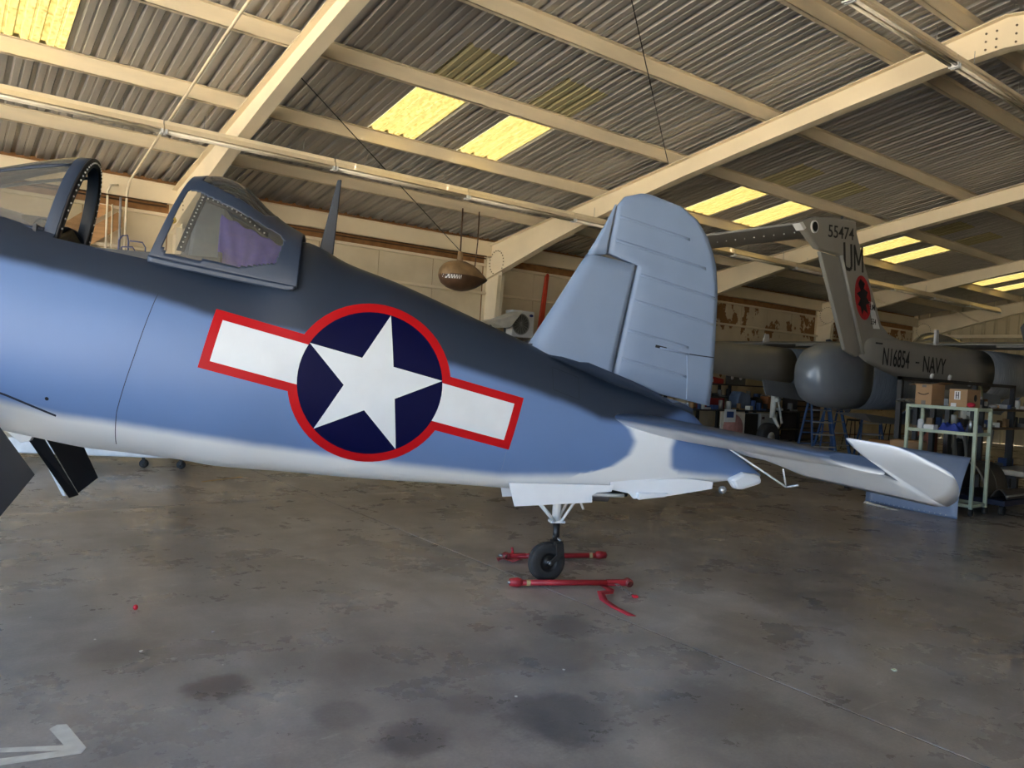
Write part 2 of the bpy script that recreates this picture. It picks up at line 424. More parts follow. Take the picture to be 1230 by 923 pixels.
# ------------------------------------------------------------------ walls
def wall_material():
    m = bpy.data.materials.new('cream_wall_board'); m.use_nodes = True; t = m.node_tree; b = t.nodes['Principled BSDF']
    N, L = t.nodes.new, t.links.new
    tc = N('ShaderNodeTexCoord'); geo = N('ShaderNodeNewGeometry'); sep = N('ShaderNodeSeparateXYZ'); L(geo.outputs['Position'], sep.inputs[0])
    n1 = N('ShaderNodeTexNoise'); n1.inputs['Scale'].default_value = 1.2; n1.inputs['Detail'].default_value = 6; L(geo.outputs['Position'], n1.inputs['Vector'])
    r1 = N('ShaderNodeValToRGB'); e = r1.color_ramp.elements; e[0].position = .3; e[1].position = .7; e[0].color = (*lin((206, 190, 160)), 1); e[1].color = (*lin((226, 212, 184)), 1); L(n1.outputs['Fac'], r1.inputs[0])
    # peeled patches, mostly on the far upper boards
    mp = N('ShaderNodeMapping'); mp.inputs['Scale'].default_value = (1.6, 1, 1.1); L(geo.outputs['Position'], mp.inputs[0])
    n2 = N('ShaderNodeTexNoise'); n2.inputs['Scale'].default_value = 1.25; n2.inputs['Detail'].default_value = 5; n2.inputs['Roughness'].default_value = .62; L(mp.outputs[0], n2.inputs['Vector'])
    def mr(src, a, b_, c, d):
        x = N('ShaderNodeMapRange'); x.interpolation_type = 'SMOOTHSTEP'
        for i, v in enumerate((a, b_, c, d)): x.inputs[i+1].default_value = v
        L(src, x.inputs[0]); return x.outputs[0]
    fx = mr(sep.outputs['X'], 15.5, 18.5, 0, .17); fz = mr(sep.outputs['Z'], 3.0, 3.5, -.10, 0)
    s1 = N('ShaderNodeMath'); s1.operation = 'ADD'; L(n2.outputs['Fac'], s1.inputs[0]); L(fx, s1.inputs[1])
    s2 = N('ShaderNodeMath'); s2.operation = 'ADD'; L(s1.outputs[0], s2.inputs[0]); L(fz, s2.inputs[1])
    msk = mr(s2.outputs[0], .685, .70, 0, 1)
    mx = N('ShaderNodeMix'); mx.data_type = 'RGBA'; L(msk, mx.inputs[0]); L(r1.outputs[0], mx.inputs[6]); mx.inputs[7].default_value = (*lin((146, 104, 62)), 1)
    L(mx.outputs[2], b.inputs['Base Color']); b.inputs['Roughness'].default_value = .75
    return m
wallm = wall_material()
WB = struct('wall_back', 'cream board wall with girts and peeling paint')
MB().box((XD, YB+.02, 0), (XE, YB+.12, 4.742)).build('wall_sheathing', pm('brown_sheathing', (146, 104, 62), .8), WB)
def panel_mesh(w, h):
    return MB().box((0, -.012, 0), (w, 0, h)).mesh('wall_panel', wallm)
for a, b in zip(FR, FR[1:]):
    n = 5; w = (b-a-.2)/n
    pu = panel_mesh(w-.012, .60); pl_ = panel_mesh(w-.012, .86); pd = panel_mesh(w-.012, 2.45)
    for j in range(n):
        xx = a+.1+j*w
        
        share('wall_panel', pd, WB, (xx, YB+.0, .05))
        share('wall_panel', pl_, WB, (xx, YB-.004*(j % 2), 2.56)); share('wall_panel', pu, WB, (xx, YB+.004*(j % 2), 3.47))
for a, b in zip(FR, FR[1:]):
    for z in (3.45, 2.52, 1.2):
        MB().box((a+.05, YB-.14, z-.05), (b-.05, YB-.02, z+.01)).build('girt', cream, WB, bevel=.01)
    MB().box((a+.05, YB-.10, 4.06), (b-.05, YB-.02, 4.12)).build('wall_cap_rail', cream, WB, bevel=.01)
    MB().box((a+.05, YB-.03, 4.13), (b-.05, YB+.02, 4.30)).build('backing_board', pm('exposed_brown_backing', (146, 104, 62), .8, var=.25, scale=6), WB)
# columns
for xc in FR:
    m = MB(); yo = YB-.02
    for (z0, z1, y0, y1) in ((0, 3.75, 14.62, 14.34),):
        m.add([(xc-.004, y0, z0), (xc+.004, y0, z0), (xc+.004, yo, z0), (xc-.004, yo, z0), (xc-.004, y1, 4.0), (xc+.004, y1, 4.0), (xc+.004, yo, 4.3), (xc-.004, yo, 4.3)], [(3,2,1,0), (4,5,6,7), (0,1,5,4), (1,2,6,5), (2,3,7,6), (3,0,4,7)])
        y1b = y0+(y1-y0)*3.82/4.45
        m.add([(xc-.09, y0-.014, z0), (xc+.09, y0-.014, z0), (xc+.09, y0, z0), (xc-.09, y0, z0), (xc-.09, y1b-.014, 3.82), (xc+.09, y1b-.014, 3.82), (xc+.09, y1b, 3.82), (xc-.09, y1b, 3.82)], [(3,2,1,0), (4,5,6,7), (0,1,5,4), (1,2,6,5), (2,3,7,6), (3,0,4,7)])
        m.box((xc-.09, yo-.014, 0), (xc+.09, yo, 4.45))
    m.build('column', cream, WB)
    # front side columns
    MB().box((xc-.1, YF, 0), (xc+.1, YF+.4, 4.4)).build('column', cream, CEIL)
# end wall: vertical ribbed siding
WE = struct('wall_right', 'vertical ribbed siding on the hangar end wall')
sid = pm('tan_siding', (186, 172, 140), .55, metal=.1, var=.06, scale=1)
sm_ = {}
yy = YF
while yy < YB-.05:
    w = .4; h = min(zt(yy), zt(min(yy+w, YB)))+.05
    h2 = zt(min(yy+w, YB))+.05; h1 = zt(yy)+.05
    m = MB(); x0 = XE+.02
    pr = [(0, 0), (.04, -.035), (.08, -.035), (.12, 0), (w, 0)]
    vs = [(x0+d, yy+t, 0) for t, d in pr]+[(x0+d, yy+t, zt(min(yy+t, YB))+PH+.04) for t, d in pr]
    m.add(vs, [(k, k+1, 5+k+1, 5+k) for k in range(4)])
    m.build('siding_panel', sid, WE, recalc=False); yy += w
for z in (2.3, 3.9):
    MB().box((XE-.18, YF, z-.06), (XE-.03, YB-.3, z+.06)).build('girt', cream, WE)
# front wall with a wide door opening left open
WF = struct('wall_front', 'cream wall behind the viewer with a wide open doorway')
for a, b in ((-2.6, XE), (XD, -8.6)):
    MB().box((a, YF-.12, 0), (b, YF, 4.62)).build('wall_sheathing', wallm, WF)
MB().box((-8.6, YF-.12, 4.2), (-2.6, YF, 4.62)).build('door_header', wallm, WF)

# ------------------------------------------------------------------ the blue fighter
AIR = thing('fighter_aircraft', 'blue and white tail-dragger fighter aircraft with star and bar insignia on its fuselage', 'airplane', (3.987, 4.676, 0), R(-24.17))
def V(s, l, z): return (s, -l, z)          # s aft, l toward the viewer's side, z up
PITCH_A = R(12.95); CD = (math.cos(PITCH_A), -math.sin(PITCH_A)); ND = (math.sin(PITCH_A), math.cos(PITCH_A))
FT = [(-7.0,3.02),(-6.0,2.98),(-5.0,2.80),(-4.3,2.63),(-3.83,2.53),(-3.5,2.455),(-3.1,2.40),(-2.75,2.36),(-2.5,2.33),(-2.25,2.34),(-2.08,2.45),(-1.96,2.505),(-1.65,2.372),(-1.3,2.265),(-.87,2.108),(-.39,1.925),(-.24,1.868),(.07,1.745),(.39,1.63),(.8,1.51),(1.14,1.40),(1.3,1.27),(1.5,1.13),(1.83,.90)]
FB = [(-7.0,1.68),(-6.0,1.46),(-5.0,1.25),(-4.3,1.13),(-3.83,1.055),(-3.36,.962),(-3.12,.938),(-2.75,.895),(-2.5,.855),(-2.04,.826),(-1.47,.787),(-.81,.76),(-.35,.737),(.2,.735),(.7,.75),(1.2,.79),(1.5,.83),(1.83,.87)]
FW = [(-7.0,.66),(-5.0,.64),(-3.8,.60),(-3.0,.575),(-2.5,.54),(-2.0,.495),(-1.5,.445),(-1.0,.39),(-.5,.335),(0,.285),(.5,.23),(1.0,.165),(1.4,.10),(1.7,.05),(1.83,.014)]
def fuse(s):
    t, b, w = smooth_interp(FT, s), smooth_interp(FB, s), smooth_interp(FW, s)
    return (t+b)/2, (t-b)/2, w, interp([(-4, 2.35), (-1, 2.2), (1.5, 2.0)], s)
def on_skin(s, z, off=0.0, side=1):
    zc, h, w, n = fuse(s); k = min(1.0, abs((z-zc)/h))
    l = w*(1-k**n)**(1/n)
    return V(s, side*(l+off), z)
DARK = [(-4.6,2.36),(-3.78,2.167),(-3.31,2.086),(-2.86,1.987),(-2.48,1.885),(-1.6,1.78),(-.87,1.664),(-.31,1.52),(.1,1.40),(.315,1.31),(.7,1.27),(1.2,1.45),(1.4,1.6)]
WHT = [(-5,1.62),(-4.2,1.42),(-3.77,1.30),(-3.4,1.215),(-3.03,1.17),(-2.25,1.06),(-1.23,.936),(-.445,.866),(.13,.879),(.5,.90),(.9,.93),(1.2,.90),(1.6,.87),(1.9,.86)]
SL = [(.86,.05),(.90,.25),(.95,.42),(1.05,.56),(1.15,.60),(1.25,.55),(1.33,.44)]
SR = [(.86,1.1),(.95,.95),(1.1,.93),(1.3,1.02)]
def paint_mat():
    m = bpy.data.materials.new('aircraft_three_tone_paint'); m.use_nodes = True; t = m.node_tree; b = t.nodes['Principled BSDF']
    N, L = t.nodes.new, t.links.new
    geo = N('ShaderNodeTexCoord')
    n1 = N('ShaderNodeTexNoise'); n1.inputs['Scale'].default_value = 9; n1.inputs['Detail'].default_value = 3; L(geo.outputs['Object'], n1.inputs['Vector'])
    def fac(attr, lo, hi):
        a = N('ShaderNodeAttribute'); a.attribute_name = attr
        s = N('ShaderNodeMath'); s.operation = 'MULTIPLY_ADD'; s.inputs[1].default_value = .012; L(n1.outputs['Fac'], s.inputs[0]); L(a.outputs['Fac'], s.inputs[2])
        r = N('ShaderNodeMapRange'); r.interpolation_type = 'SMOOTHSTEP'; r.inputs[1].default_value = lo; r.inputs[2].default_value = hi; L(s.outputs[0], r.inputs[0]); return r.outputs[0]
    def mix(f, a, c):
        x = N('ShaderNodeMix'); x.data_type = 'RGBA'; L(f, x.inputs[0])
        for sk, v in ((x.inputs[6], a), (x.inputs[7], c)):
            if isinstance(v, tuple): sk.default_value = (*lin(v), 1)
            else: L(v, sk)
        return x.outputs[2]
    c = mix(fac('dk', -.03, .05), (102, 131, 180), (40, 52, 70))
    c = mix(fac('wh', -.03, .05), c, (236, 239, 243))
    n2 = N('ShaderNodeTexNoise'); n2.inputs['Scale'].default_value = 2.5; n2.inputs['Detail'].default_value = 6; L(geo.outputs['Object'], n2.inputs['Vector'])
    r2 = N('ShaderNodeMapRange'); r2.inputs[3].default_value = .93; r2.inputs[4].default_value = 1.06; L(n2.outputs['Fac'], r2.inputs[0])
    mm = N('ShaderNodeMix'); mm.data_type = 'RGBA'; mm.blend_type = 'MULTIPLY'; mm.inputs[0].default_value = 1; L(c, mm.inputs[6]); L(r2.outputs[0], mm.inputs[7])
    L(mm.outputs[2], b.inputs['Base Color']); b.inputs['Roughness'].default_value = .44; b.inputs['Specular IOR Level'].default_value = .5
    bp = N('ShaderNodeBump'); bp.inputs['Strength'].default_value = .05; bp.inputs['Distance'].default_value = .02; L(n2.outputs['Fac'], bp.inputs['Height']); L(bp.outputs[0], b.inputs['Normal'])
    return m
PAINT = paint_mat()
BLUE = pm('intermediate_blue', (124, 143, 172), .42, var=.05, scale=3)
DKBL = pm('sea_blue', (42, 55, 75), .4, var=.06, scale=3)
AWHT = pm('aircraft_white', (230, 234, 240), .38, var=.04, scale=4)
FLAPB = pm('flap_dark', (22, 24, 30), .4, var=.15)
def set_attr(o, fn):
    me = o.data
    for nm in ('dk', 'wh'):
        a = me.attributes.new(nm, 'FLOAT', 'POINT')
        a.data.foreach_set('value', [fn(v.co)[nm] for v in me.vertices])
def scheme(co):
    s, z = co.x, co.z
    dk = z-interp(DARK, s); wh = max(interp(WHT, s)-z, min(s-interp(SL, z), interp(SR, z)-s, (1.34-.16*(s-.44))-z))
    return {'dk': dk, 'wh': wh}
# fuselage shell
ss = [-7.0+.2*i for i in range(15)]; s_ = -4.15
while s_ < 1.83: ss.append(s_); s_ += .045
ss.append(1.83); ss = sorted(ss); NA = 72
m = MB(); vs = []
for s in ss:
    zc, h, w, n = fuse(s)
    for k in range(NA):
        a = 2*math.pi*k/NA; c, d = math.cos(a), math.sin(a)
        vs.append(V(s, w*math.copysign(abs(c)**(2/n), c), zc+h*math.copysign(abs(d)**(2/n), d)))
fs = []
for i in range(len(ss)-1):
    for k in range(NA):
        a, b = i*NA+k, i*NA+(k+1) % NA; f = (a, b, b+NA, a+NA)
        ms = (ss[i]+ss[i+1])/2; ml = sum(vs[q][1] for q in f)/4; mz = sum(vs[q][2] for q in f)/4
        if -3.50 < ms < -2.62 and abs(ml) < .37 and mz > 2.1: continue
        fs.append(f)
m.add(vs, fs, True)
m.add([vs[(len(ss)-1)*NA+k] for k in range(NA)], [tuple(range(NA))])
FUS = m.build('fuselage', PAINT, AIR); set_attr(FUS, scheme)
# cockpit tub
m = MB()
m.box((-3.62, -.36, 1.75), (-2.5, .36, 1.77)); m.box((-3.62, -.37, 1.75), (-2.5, -.355, 2.30)); m.box((-3.62, .355, 1.75), (-2.5, .37, 2.30)); m.box((-3.64, -.36, 1.75), (-3.62, .36, 2.42)); m.box((-2.52, -.36, 1.75), (-2.5, .36, 2.34))
m.build('cockpit_tub', black, FUS)
# engine cowling, propeller, inner wings and main legs, ahead of the frame
cowl = MB().lathe([(0, .62), (-.5, .675), (-1.0, .67), (-1.25, .60), (-1.28, .56), (-1.2, .50), (-.4, .48)], V(-6.98, 0, 2.35), V(1, 0, -.23), 36).build('engine_cowling', DKBL, AIR)
pr = MB(); hub = Vector(V(-8.4, 0, 2.67))
for k in range(3):
    a = R(120*k+30); d = Vector((0.05, math.sin(a), math.cos(a)))
    pr.add([hub+d*.1+Vector((-.03,0,0)), hub+d*.1+Vector((.03,0,0)), hub+d*.8+d.cross(Vector((1,0,0)))*.14, hub+d*1.85+d.cross(Vector((1,0,0)))*.06, hub+d*1.9, hub+d*1.85-d.cross(Vector((1,0,0)))*.08, hub+d*.8-d.cross(Vector((1,0,0)))*.14], [(0,1,2,3,4,5,6)])
pr.build('propeller', black, AIR, solid=.03)
MB().lathe([(-.2, .0), (-.18, .12), (0, .15), (.3, .16)], hub, V(1, 0, -.23), 16).build('propeller_hub', steel, AIR)
for sd in (1, -1):
    def wing(u, v):
        l = .35+1.9*v; le = (-6.35, 1.76-.21*(l-.35)); te = (-3.80-.05*v, 1.22-.18*(l-.35))
        c = u*2 if u < .5 else 2-u*2; top = u < .5
        th = .17*(1-.25*v)*(2.6*(math.sqrt(max(c, 0))*(1-c)) if c < 1 else 0)
        s = le[0]+(te[0]-le[0])*c; z = le[1]+(te[1]-le[1])*c+(th if top else -th)
        return V(s, sd*l, z)
    wo_ = MB().grid(wing, 40, 8).build('inner_wing', PAINT, AIR); set_attr(wo_, lambda co: {'dk': -1, 'wh': .2 if co.z < 1.55 else -1})
    lg = MB(); lg.tube([V(-5.9, sd*1.75, 1.25), V(-6.2, sd*1.75, .42)], .05, 10); lg.tube([V(-6.2, sd*1.75, .42), V(-6.2, sd*1.60, .42)], .03, 8); lg.build('main_leg', AWHT, AIR)
    wh = MB().lathe([(-.09, .12), (-.1, .3), (-.08, .39), (0, .41), (.08, .39), (.1, .3), (.09, .12)], V(-6.2, sd*1.55, .41), V(0, 1, 0), 28).build('main_wheel', rubber, AIR)
# lowered flaps
def slab4(name, quad, t0, t1, mat, parent):
    a, b, c, d = [Vector(V(*q)) for q in quad]; n = (b-a).cross(d-a).normalized()
    m = MB(); vs = [a+n*t0, b+n*t1, c+n*t1, d+n*t0, a-n*t0, b-n*t1, c-n*t1, d-n*t0]
    m.add(vs, [(0,1,2,3), (7,6,5,4), (0,4,5,1), (1,5,6,2), (2,6,7,3), (3,7,4,0)])
    return m.build(name, mat, parent, bevel=.004)
slab4('flap', [(-3.88, .56, 1.33), (-3.485, .60, .845), (-3.42, 1.75, .56), (-3.80, 1.75, 1.02)], .035, .006, FLAPB, AIR)
slab4('flap', [(-4.10, -1.00, .93), (-3.86, -1.35, .36), (-3.80, -1.40, .38), (-3.98, -1.05, .90)], .012, .006, FLAPB, AIR)
slab4('flap', [(-3.99, -1.10, .91), (-3.80, -1.38, .40), (-3.66, -1.42, .53), (-3.76, -1.30, .82)], .02, .006, FLAPB, AIR)
slab4('flap_edge', [(-4.16, -1.30, .90), (-3.92, -1.38, .375), (-3.89, -1.38, .375), (-4.10, -1.30, .90)], .01, .01, AWHT, AIR)
slab4('wheel_well_fitting', [(-4.30, -1.0, 1.02), (-4.12, -1.0, .86), (-4.05, -1.0, .88), (-4.0, -1.0, 1.0)], .03, .03, AWHT, AIR)
slab4('flap_latch', [(-3.80, -1.05, .915), (-3.78, -1.06, .86), (-3.73, -1.06, .85), (-3.72, -1.05, .90)], .02, .02, AWHT, AIR)

# decals that follow the skin
def decal(name, mat, verts2, faces, off, parent=FUS):
    m = MB(); m.add([on_skin(s, z, off) for s, z in verts2], faces, True)
    return m.build(name, mat, parent, recalc=False, weld=False)
IC = (-1.46, 1.508); IA = R(-12.95)
def i2(x, y):
    ca, sa = math.cos(IA), math.sin(IA); return (IC[0]+x*ca-y*sa, IC[1]+x*sa+y*ca)
def disc2(r, nr=10, na=64):
    vs = [i2(0, 0)]; fs = []
    for j in range(1, nr+1):
        for k in range(na): a = 2*math.pi*k/na; vs.append(i2(r*j/nr*math.cos(a), r*j/nr*math.sin(a)))
    for k in range(na): fs.append((0, 1+k, 1+(k+1) % na))
    for j in range(nr-1):
        for k in range(na): fs.append((1+j*na+k, 1+(j+1)*na+k, 1+(j+1)*na+(k+1) % na, 1+j*na+(k+1) % na))
    return vs, fs
def rect2(x0, x1, y0, y1, nx=30, ny=10):
    vs = [i2(x0+(x1-x0)*i/nx, y0+(y1-y0)*j/ny) for i in range(nx+1) for j in range(ny+1)]
    return vs, [(i*(ny+1)+j, (i+1)*(ny+1)+j, (i+1)*(ny+1)+j+1, i*(ny+1)+j+1) for i in range(nx) for j in range(ny)]
RED = pm('insignia_red', (190, 16, 24), .45, var=.04, spec=.2); NAVY = pm('insignia_navy', (8, 11, 56), .5, var=.06, spec=.12); IWH = pm('insignia_white', (224, 230, 236), .4, var=.03)
D = 1.0; RB = .5*D; BW = .062
def corner_rect(x0, x1, y0, y1): return rect2(x0, x1, y0, y1)
decal('insignia_red_border', RED, *rect2(-1.105, 1.105, -.2, .2, 60, 12), .0015)
decal('insignia_red_ring', RED, *disc2(RB+BW), .002)
decal('insignia_bar', IWH, *rect2(-1.045, -.3, -.14, .14), .003)
decal('insignia_bar', IWH, *rect2(.3, 1.045, -.14, .14), .003)
decal('insignia_disc', NAVY, *disc2(RB), .004)
sv, sf = [], []
for k in range(5):
    for sg in (1, -1):
        a0 = math.pi/2+2*math.pi*k/5; a1 = a0+sg*math.pi/5
        P0, P1, P2 = (0, 0), (RB*math.cos(a0), RB*math.sin(a0)), (RB*.382*math.cos(a1), RB*.382*math.sin(a1)); n = 10; b = len(sv); idx = {}
        for i in range(n+1):
            for j in range(n+1-i):
                x = P0[0]+(P1[0]-P0[0])*i/n+(P2[0]-P0[0])*j/n; y = P0[1]+(P1[1]-P0[1])*i/n+(P2[1]-P0[1])*j/n
                idx[i, j] = len(sv); sv.append(i2(x, y))
        for i in range(n):
            for j in range(n-i):
                sf.append((idx[i, j], idx[i+1, j], idx[i, j+1]))
                if i+j < n-1: sf.append((idx[i+1, j], idx[i+1, j+1], idx[i, j+1]))
decal('insignia_star', IWH, sv, sf, .0055)
# panel seams and an access panel
seam = pm('seam_line', (44, 54, 72), .6)
def seam_line(pts, w, mat=seam, off=.001, name='panel_seam'):
    vs = []; 
    P = []
    for (a, b), (c, d) in zip(pts, pts[1:]):
        for k in range(12): P.append((a+(c-a)*k/12, b+(d-b)*k/12))
    P.append(pts[-1])
    for i, p in enumerate(P):
        q = P[min(i+1, len(P)-1)]; r = P[max(i-1, 0)]; dx, dz = q[0]-r[0], q[1]-r[1]; L = math.hypot(dx, dz); nx, nz = -dz/L*w/2, dx/L*w/2
        vs += [(p[0]+nx, p[1]+nz), (p[0]-nx, p[1]-nz)]
    decal(name, mat, vs, [(2*i, 2*i+1, 2*i+3, 2*i+2) for i in range(len(P)-1)], off)
seam_line([(-2.79, 2.20), (-2.86, 1.98), (-2.96, 1.6), (-3.06, 1.25), (-3.10, 1.02)], .005)
seam_line([(-.42, 1.34), (-.44, 1.10), (-.46, .90)], .003, BLUE)
for seg in ([(-.10, 1.70), (.12, 1.63)], [(.12, 1.63), (.115, 1.46)], [(.115, 1.46), (-.10, 1.53)], [(-.10, 1.53), (-.10, 1.70)]):
    seam_line(seg, .004, pm('seam_dark', (30, 38, 50), .6))
seam_line([(-3.95, 1.42), (-3.69, 1.325), (-3.42, 1.205)], .014, pm('fillet_gap_shade', (28, 34, 50), .7), .003)  # dark strip on the skin paints the shade inside the fillet gap
decal('drain_hole', black, [(-3.46+.012*math.cos(a*.785), 1.315+.012*math.sin(a*.785)) for a in range(8)], [tuple(range(8))], .002)

# closed thin-surface helper: left/right boundary polylines, thickness function
def slabgrid(Lp, Rp, th, nu=12):
    """Lp, Rp lists of (s,z); returns closed MB about the l=0 plane"""
    m = MB(); n = len(Lp); vs = []
    for sgn in (1, -1):
        for j in range(n):
            for i in range(nu+1):
                u = i/nu; s = Lp[j][0]+(Rp[j][0]-Lp[j][0])*u; z = Lp[j][1]+(Rp[j][1]-Lp[j][1])*u
                vs.append(V(s, sgn*th(u, j/(n-1)), z))
    st = n*(nu+1); fs = []
    for o_, flip in ((0, 0), (st, 1)):
        for j in range(n-1):
            for i in range(nu):
                a = o_+j*(nu+1)+i; f = (a, a+1, a+nu+2, a+nu+1); fs.append(f if not flip else f[::-1])
    m.add(vs, fs, True); cap = []
    for i in range(nu): cap.append((i, i+1, st+i+1, st+i)); a = (n-1)*(nu+1)+i; cap.append((a, a+1, st+a+1, st+a))
    for j in range(n-1): a = j*(nu+1); cap.append((a, a+nu+1, st+a+nu+1, st+a)); b = a+nu; cap.append((b, b+nu+1, st+b+nu+1, st+b))
    m.add(vs, cap, False); return m
# fin
FL = [(-.56,1.35),(-.38,1.66),(-.245,1.88),(-.06,2.19),(.13,2.52),(.19,2.615)]
FRr = [(.385,1.35),(.43,1.60),(.455,1.80),(.515,2.12),(.578,2.48),(.592,2.56)]
def fin_th(u, v): return (.105-.06*v)*(math.sqrt(min(1, u*6))*(1-.35*u))+.001
FIN = slabgrid(FL, FRr, fin_th, 16).build('fin', BLUE, AIR)
slabgrid([(.186,2.605),(.25,2.72),(.33,2.87),(.40,3.02)], [(.340,2.618),(.352,2.72),(.378,2.87),(.408,3.03)], lambda u, v: (.045-.03*v)*math.sqrt(min(1, u*4))+.001, 8).build('fin_tip', BLUE, FIN)
# root fillet between fin and spine
m = MB()
for sd in (1, -1):
    def fil(u, v):
        s = -.30+1.45*u; zf = smooth_interp(FT, s); zc, h, w, n = fuse(s); r = .10*math.sin(math.pi*min(1, u*1.1))**.5 if u < .9 else .06
        a = v*math.pi/2; wl = .02+.045*min(1, u*5)
        return V(s, sd*(wl+r*(1-math.sin(a))), zf-.03+r*(1-math.cos(a)))
    m.grid(fil, 24, 6)
fo = m.build('fin_root_fillet', DKBL, FIN)
# tail fairing under the rudder
slabgrid([(.40,1.35),(.41,1.50),(.432,1.612)], [(1.16,1.30),(1.15,1.38),(1.13,1.458)], lambda u, v: .085-.05*u-.01*v, 8).build('tail_fairing', BLUE, FIN)
# rudder
RL = [(.445,1.608),(.48,1.80),(.535,2.12),(.598,2.48),(.614,2.553),(.358,2.632),(.372,2.74),(.40,2.90),(.418,3.02),(.477,3.094),(.60,3.132)]
RR = [(1.329,1.452),(1.343,1.66),(1.347,1.95),(1.343,2.30),(1.338,2.42),(1.313,2.611),(1.285,2.70),(1.225,2.835),(1.12,2.975),(.97,3.07),(.70,3.138)]
def rud_th(u, v): return (.058-.035*v)*(min(1, .55+u*3) if u < .15 else 1-.0*u)*(1-u)**.85+.003
RUD = slabgrid(RL, RR, rud_th, 18).build('rudder', BLUE, AIR)
# rib tapes, slightly raised, each a strip
def row(v):
    f = v*(len(RL)-1); j = min(int(f), len(RL)-2); t = f-j
    L_ = (RL[j][0]+(RL[j+1][0]-RL[j][0])*t, RL[j][1]+(RL[j+1][1]-RL[j][1])*t); R_ = (RR[j][0]+(RR[j+1][0]-RR[j][0])*t, RR[j][1]+(RR[j+1][1]-RR[j][1])*t); return L_, R_
for zc0, s0, s1, sl_ in ((1.80, .52, 1.10, -.20), (2.03, .56, 1.10, -.20), (2.27, .60, 1.32, -.20), (2.48, .64, 1.32, -.2), (2.74, .42, 1.22, -.2), (2.93, .44, 1.06, -.2)):
    m = MB()
    def hl(s, z):
        best = 0.0
        for j in range(len(RL)-1):
            for t in (0, .25, .5, .75, 1):
                pass
        # half thickness at (s, z): find the row through z by bisection along v at this s
        lo, hi = 0.0, 1.0
        for _ in range(24):
            v = (lo+hi)/2; a, b = row(v); u = (s-a[0])/(b[0]-a[0]); zz = a[1]+(b[1]-a[1])*u
            if zz < z: lo = v
            else: hi = v
        a, b = row((lo+hi)/2); u = min(1, max(0, (s-a[0])/(b[0]-a[0]))); return rud_th(u, (lo+hi)/2)
    vs = []
    for i in range(13):
        s = s0+(s1-s0)*i/12
        for dz in (-.012, .012):
            z = zc0+sl_*(s-s0)+dz; vs.append(V(s, hl(s, z)+.0012, z))
    m.add(vs, [(2*i, 2*i+1, 2*i+3, 2*i+2) for i in range(12)], True); m.build('rib_tape', BLUE, RUD, recalc=False, solid=.0008)
def rud_strip(name, pts, w, mat, lift=.0025):
    m = MB(); vs = []
    for i, p in enumerate(pts):
        q = pts[min(i+1, len(pts)-1)]; r = pts[max(i-1, 0)]; dx, dz = q[0]-r[0], q[1]-r[1]; L = math.hypot(dx, dz); nx, nz = -dz/L*w/2, dx/L*w/2
        for sg in (1, -1): s, z = p[0]+sg*nx, p[1]+sg*nz; vs.append(V(s, hl(s, z)+lift, z))
    m.add(vs, [(2*i, 2*i+1, 2*i+3, 2*i+2) for i in range(len(pts)-1)]); return m.build(name, mat, RUD, recalc=False, weld=False)
gapm = pm('gap_shade', (26, 32, 44), .7)
rud_strip('tab_gap_shade', [(1.11, 1.87), (1.22, 1.862), (1.34, 1.855)], .009, gapm)  # raised dark strip, the shade of the tab gap put into its colour
rud_strip('tab_hinge', [(1.085, 1.87), (1.10, 1.70), (1.105, 1.50)], .012, pm('tab_hinge_blue', (150, 172, 204), .4), .006)
MB().tube([V(.84, .045, 1.905), V(.98, .042, 1.885), V(1.10, .03, 1.868)], .008, 8).build('tab_push_rod', BLUE, RUD)
rud_strip('rod_slot', [(.80, 1.918), (.90, 1.902)], .022, black, .004)
MB().tube([V(1.13, 0, 1.47), V(1.10, .01, 1.34)], .010, 8).build('rudder_link', white, AIR)
